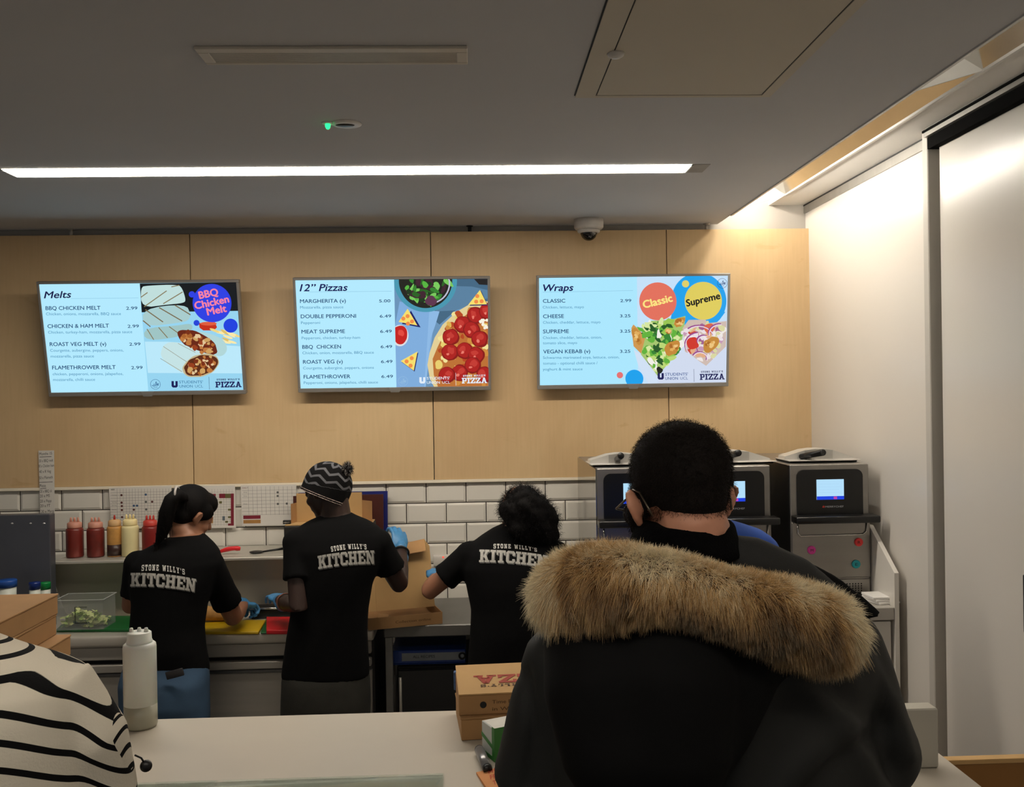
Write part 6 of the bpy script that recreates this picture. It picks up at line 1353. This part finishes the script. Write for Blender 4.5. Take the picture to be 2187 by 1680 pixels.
base = dark*1.3*(1-w1)+brn*w1; base = base*(1-w2)+tan_c*w2; base = base*(1-w3)+cream*w3
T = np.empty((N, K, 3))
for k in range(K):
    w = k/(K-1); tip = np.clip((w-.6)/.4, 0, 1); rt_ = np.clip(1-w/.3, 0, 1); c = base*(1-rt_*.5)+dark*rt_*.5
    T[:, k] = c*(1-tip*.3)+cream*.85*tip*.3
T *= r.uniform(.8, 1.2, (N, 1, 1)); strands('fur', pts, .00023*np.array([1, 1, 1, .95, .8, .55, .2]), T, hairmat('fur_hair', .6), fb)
pel = [(ts[0][0], Yc, .62, .2, .15), (ts[0][0], Yc, .75, .21, .16), (ts[0][0], Yc, .95, .2, .15)]; legs(pel, (ts[0][0], Yc), 0, pm('dark_trousers', (24, 24, 28), .9, bump=.1, bscale=300), shoe_k, t, .1)
# ---- customer in the striped top
Ys = 1.13; p = at(-60, 1500, Ys); t = thing('person', 'person in white top with black stripes, cut off at lower left', 'person', (p[0], Ys, 0))
R = [(2300, -330, 190), (2000, -345, 200), (1800, -355, 210), (1650, -362, 212), (1560, -366, 208), (1500, -364, 198), (1455, -350, 182), (1437, -325, 156), (1423, -295, 126), (1410, -255, 90), (1396, -215, 46), (1381, -185, 3), (1369, -165, -30)]
ts = rows(R, Ys, [.12, .115, .115, .12, .122, .12, .112, .1, .09, .078, .068, .06, .055])
sR, eR, wR = V(118, 1478, Ys), V(212, 1690, Ys+.02), V(160, 1760, Ys+.22); sL, eL, wL = V(-285, 1478, Ys), V(-370, 1690, Ys+.02), V(-290, 1760, Ys+.22)
hM = head_M(V(-190, 1110, Ys+.04), .3, .15, 0.)
P = head_parts(hM)+[limb([Vector((ts[-1][0], Ys, ts[-1][2]-.05)), Vector(hM @ Vector((0, -.03, -.05)))], [.056, .052])]+[loft([(a, b, c, d*.88, e*.88) for a, b, c, d, e in ts])]
for k, (s, e, w) in enumerate(((sL, eL, wL), (sR, eR, wR))):
    P.append(limb([s*.72+e*.28, (s+e)/2, e, w], [.034, .035, .033, .026])); P += hand_parts(frame(w, (.2*(1-2*k), .9, 0), (0, 0, 1)), 1-2*k, .5)
obj('body', blend(P, .0065, 3), skin_d, t, True)
Q = [loft(ts, 44, 2.2), shoulder(V(112, 1506, Ys), .05), shoulder(V(-280, 1506, Ys), .05), limb([V(96, 1500, Ys), sR, V(185, 1580, Ys+.005), eR, eR*.4+wR*.6], [.044, .050, .049, .046, .04], 20), limb([V(-255, 1440, Ys), sL, (sL+eL)/2, eL, eL*.4+wL*.6], [.05, .052, .049, .046, .04], 20)]
v, f = blend(Q, .0055, 6); v = folds(v, f, .0035, 20, 71)
X0 = at(0, 1500, 1.04)[0]; Xs = at(236, 1560, 1.11)[0]; xx = v[:, 0]; zz = v[:, 2]; dx_ = np.maximum(0, xx-X0)
B = bmesh.new(); bv = [B.verts.new(p) for p in v]
for q in f: B.faces.new([bv[k] for k in q])
bmesh.ops.bisect_plane(B, geom=B.verts[:]+B.edges[:]+B.faces[:], plane_co=(Xs, 0, at(236, 1560, 1.11)[2]), plane_no=(1, 0, .16))
cut = lambda p: (p.x-Xs)+.16*(p.z-at(236, 1560, 1.11)[2]) > 1e-5
mm = striped('striped_jersey', (226, 218, 200), (14, 14, 15), .0288, .27, .95, .012); par = t
for nm, side in (('striped_top', False), ('sleeve', True)):
    fs = [q for q in B.faces if cut(q.calc_center_median()) == side]; ids = {}; vs = []
    for q in fs:
        for w in q.verts:
            if w not in ids: ids[w] = len(vs); vs.append(w.co.copy())
    vv = np.array([tuple(p) for p in vs]); dx_ = np.maximum(0, vv[:, 0]-X0)
    wrap = np.clip((vv[:, 2]-(at(60, 1440, 1.08)[2]))/.05, 0, 1)*np.clip(vv[:, 1]-(Ys-.10), -.02, .3)*.7*np.clip((at(130, 1440, 1.08)[0]-vv[:, 0])/.06, 0, 1)
    st = (vv[:, 2]-2.4*(vv[:, 0]-Xs)+.012 if side else vv[:, 2]+.29*dx_+5.0*dx_**2+wrap)+5
    par = obj(nm, (vv, [tuple(ids[w] for w in q.verts) for q in fs]), mm, par, True, attrs={'stripe': st})
B.free()
q = V(312, 1635, Ys+.02); q0 = V(288, 1612, Ys+.01)
tg = obj('toggle', MB().add(*ell(q, (.0072, .0072, .0072)), 0, True), black_plastic, t, True); obj('cord', MB().tube([q0, (q0+q)/2+Vector((.001, 0, .003)), q], .0012, 6), black_matt, tg, True)
v, f = blend([xf(ell((0, -.018, .036), (.082, .098, .091)), hM), xf(ell((0, -.05, -.02), (.07, .06, .08)), hM)], .007, 3); obj('hair', (v, f), hair_k, t, True)
pel = [(ts[0][0], Ys, .6, .17, .125), (ts[0][0], Ys, .72, .175, .13), (ts[0][0], Ys, .9, .165, .12)]; legs(pel, (ts[0][0], Ys), 0, pm('dark_trousers', (24, 24, 28), .9), shoe_k, t, .09)
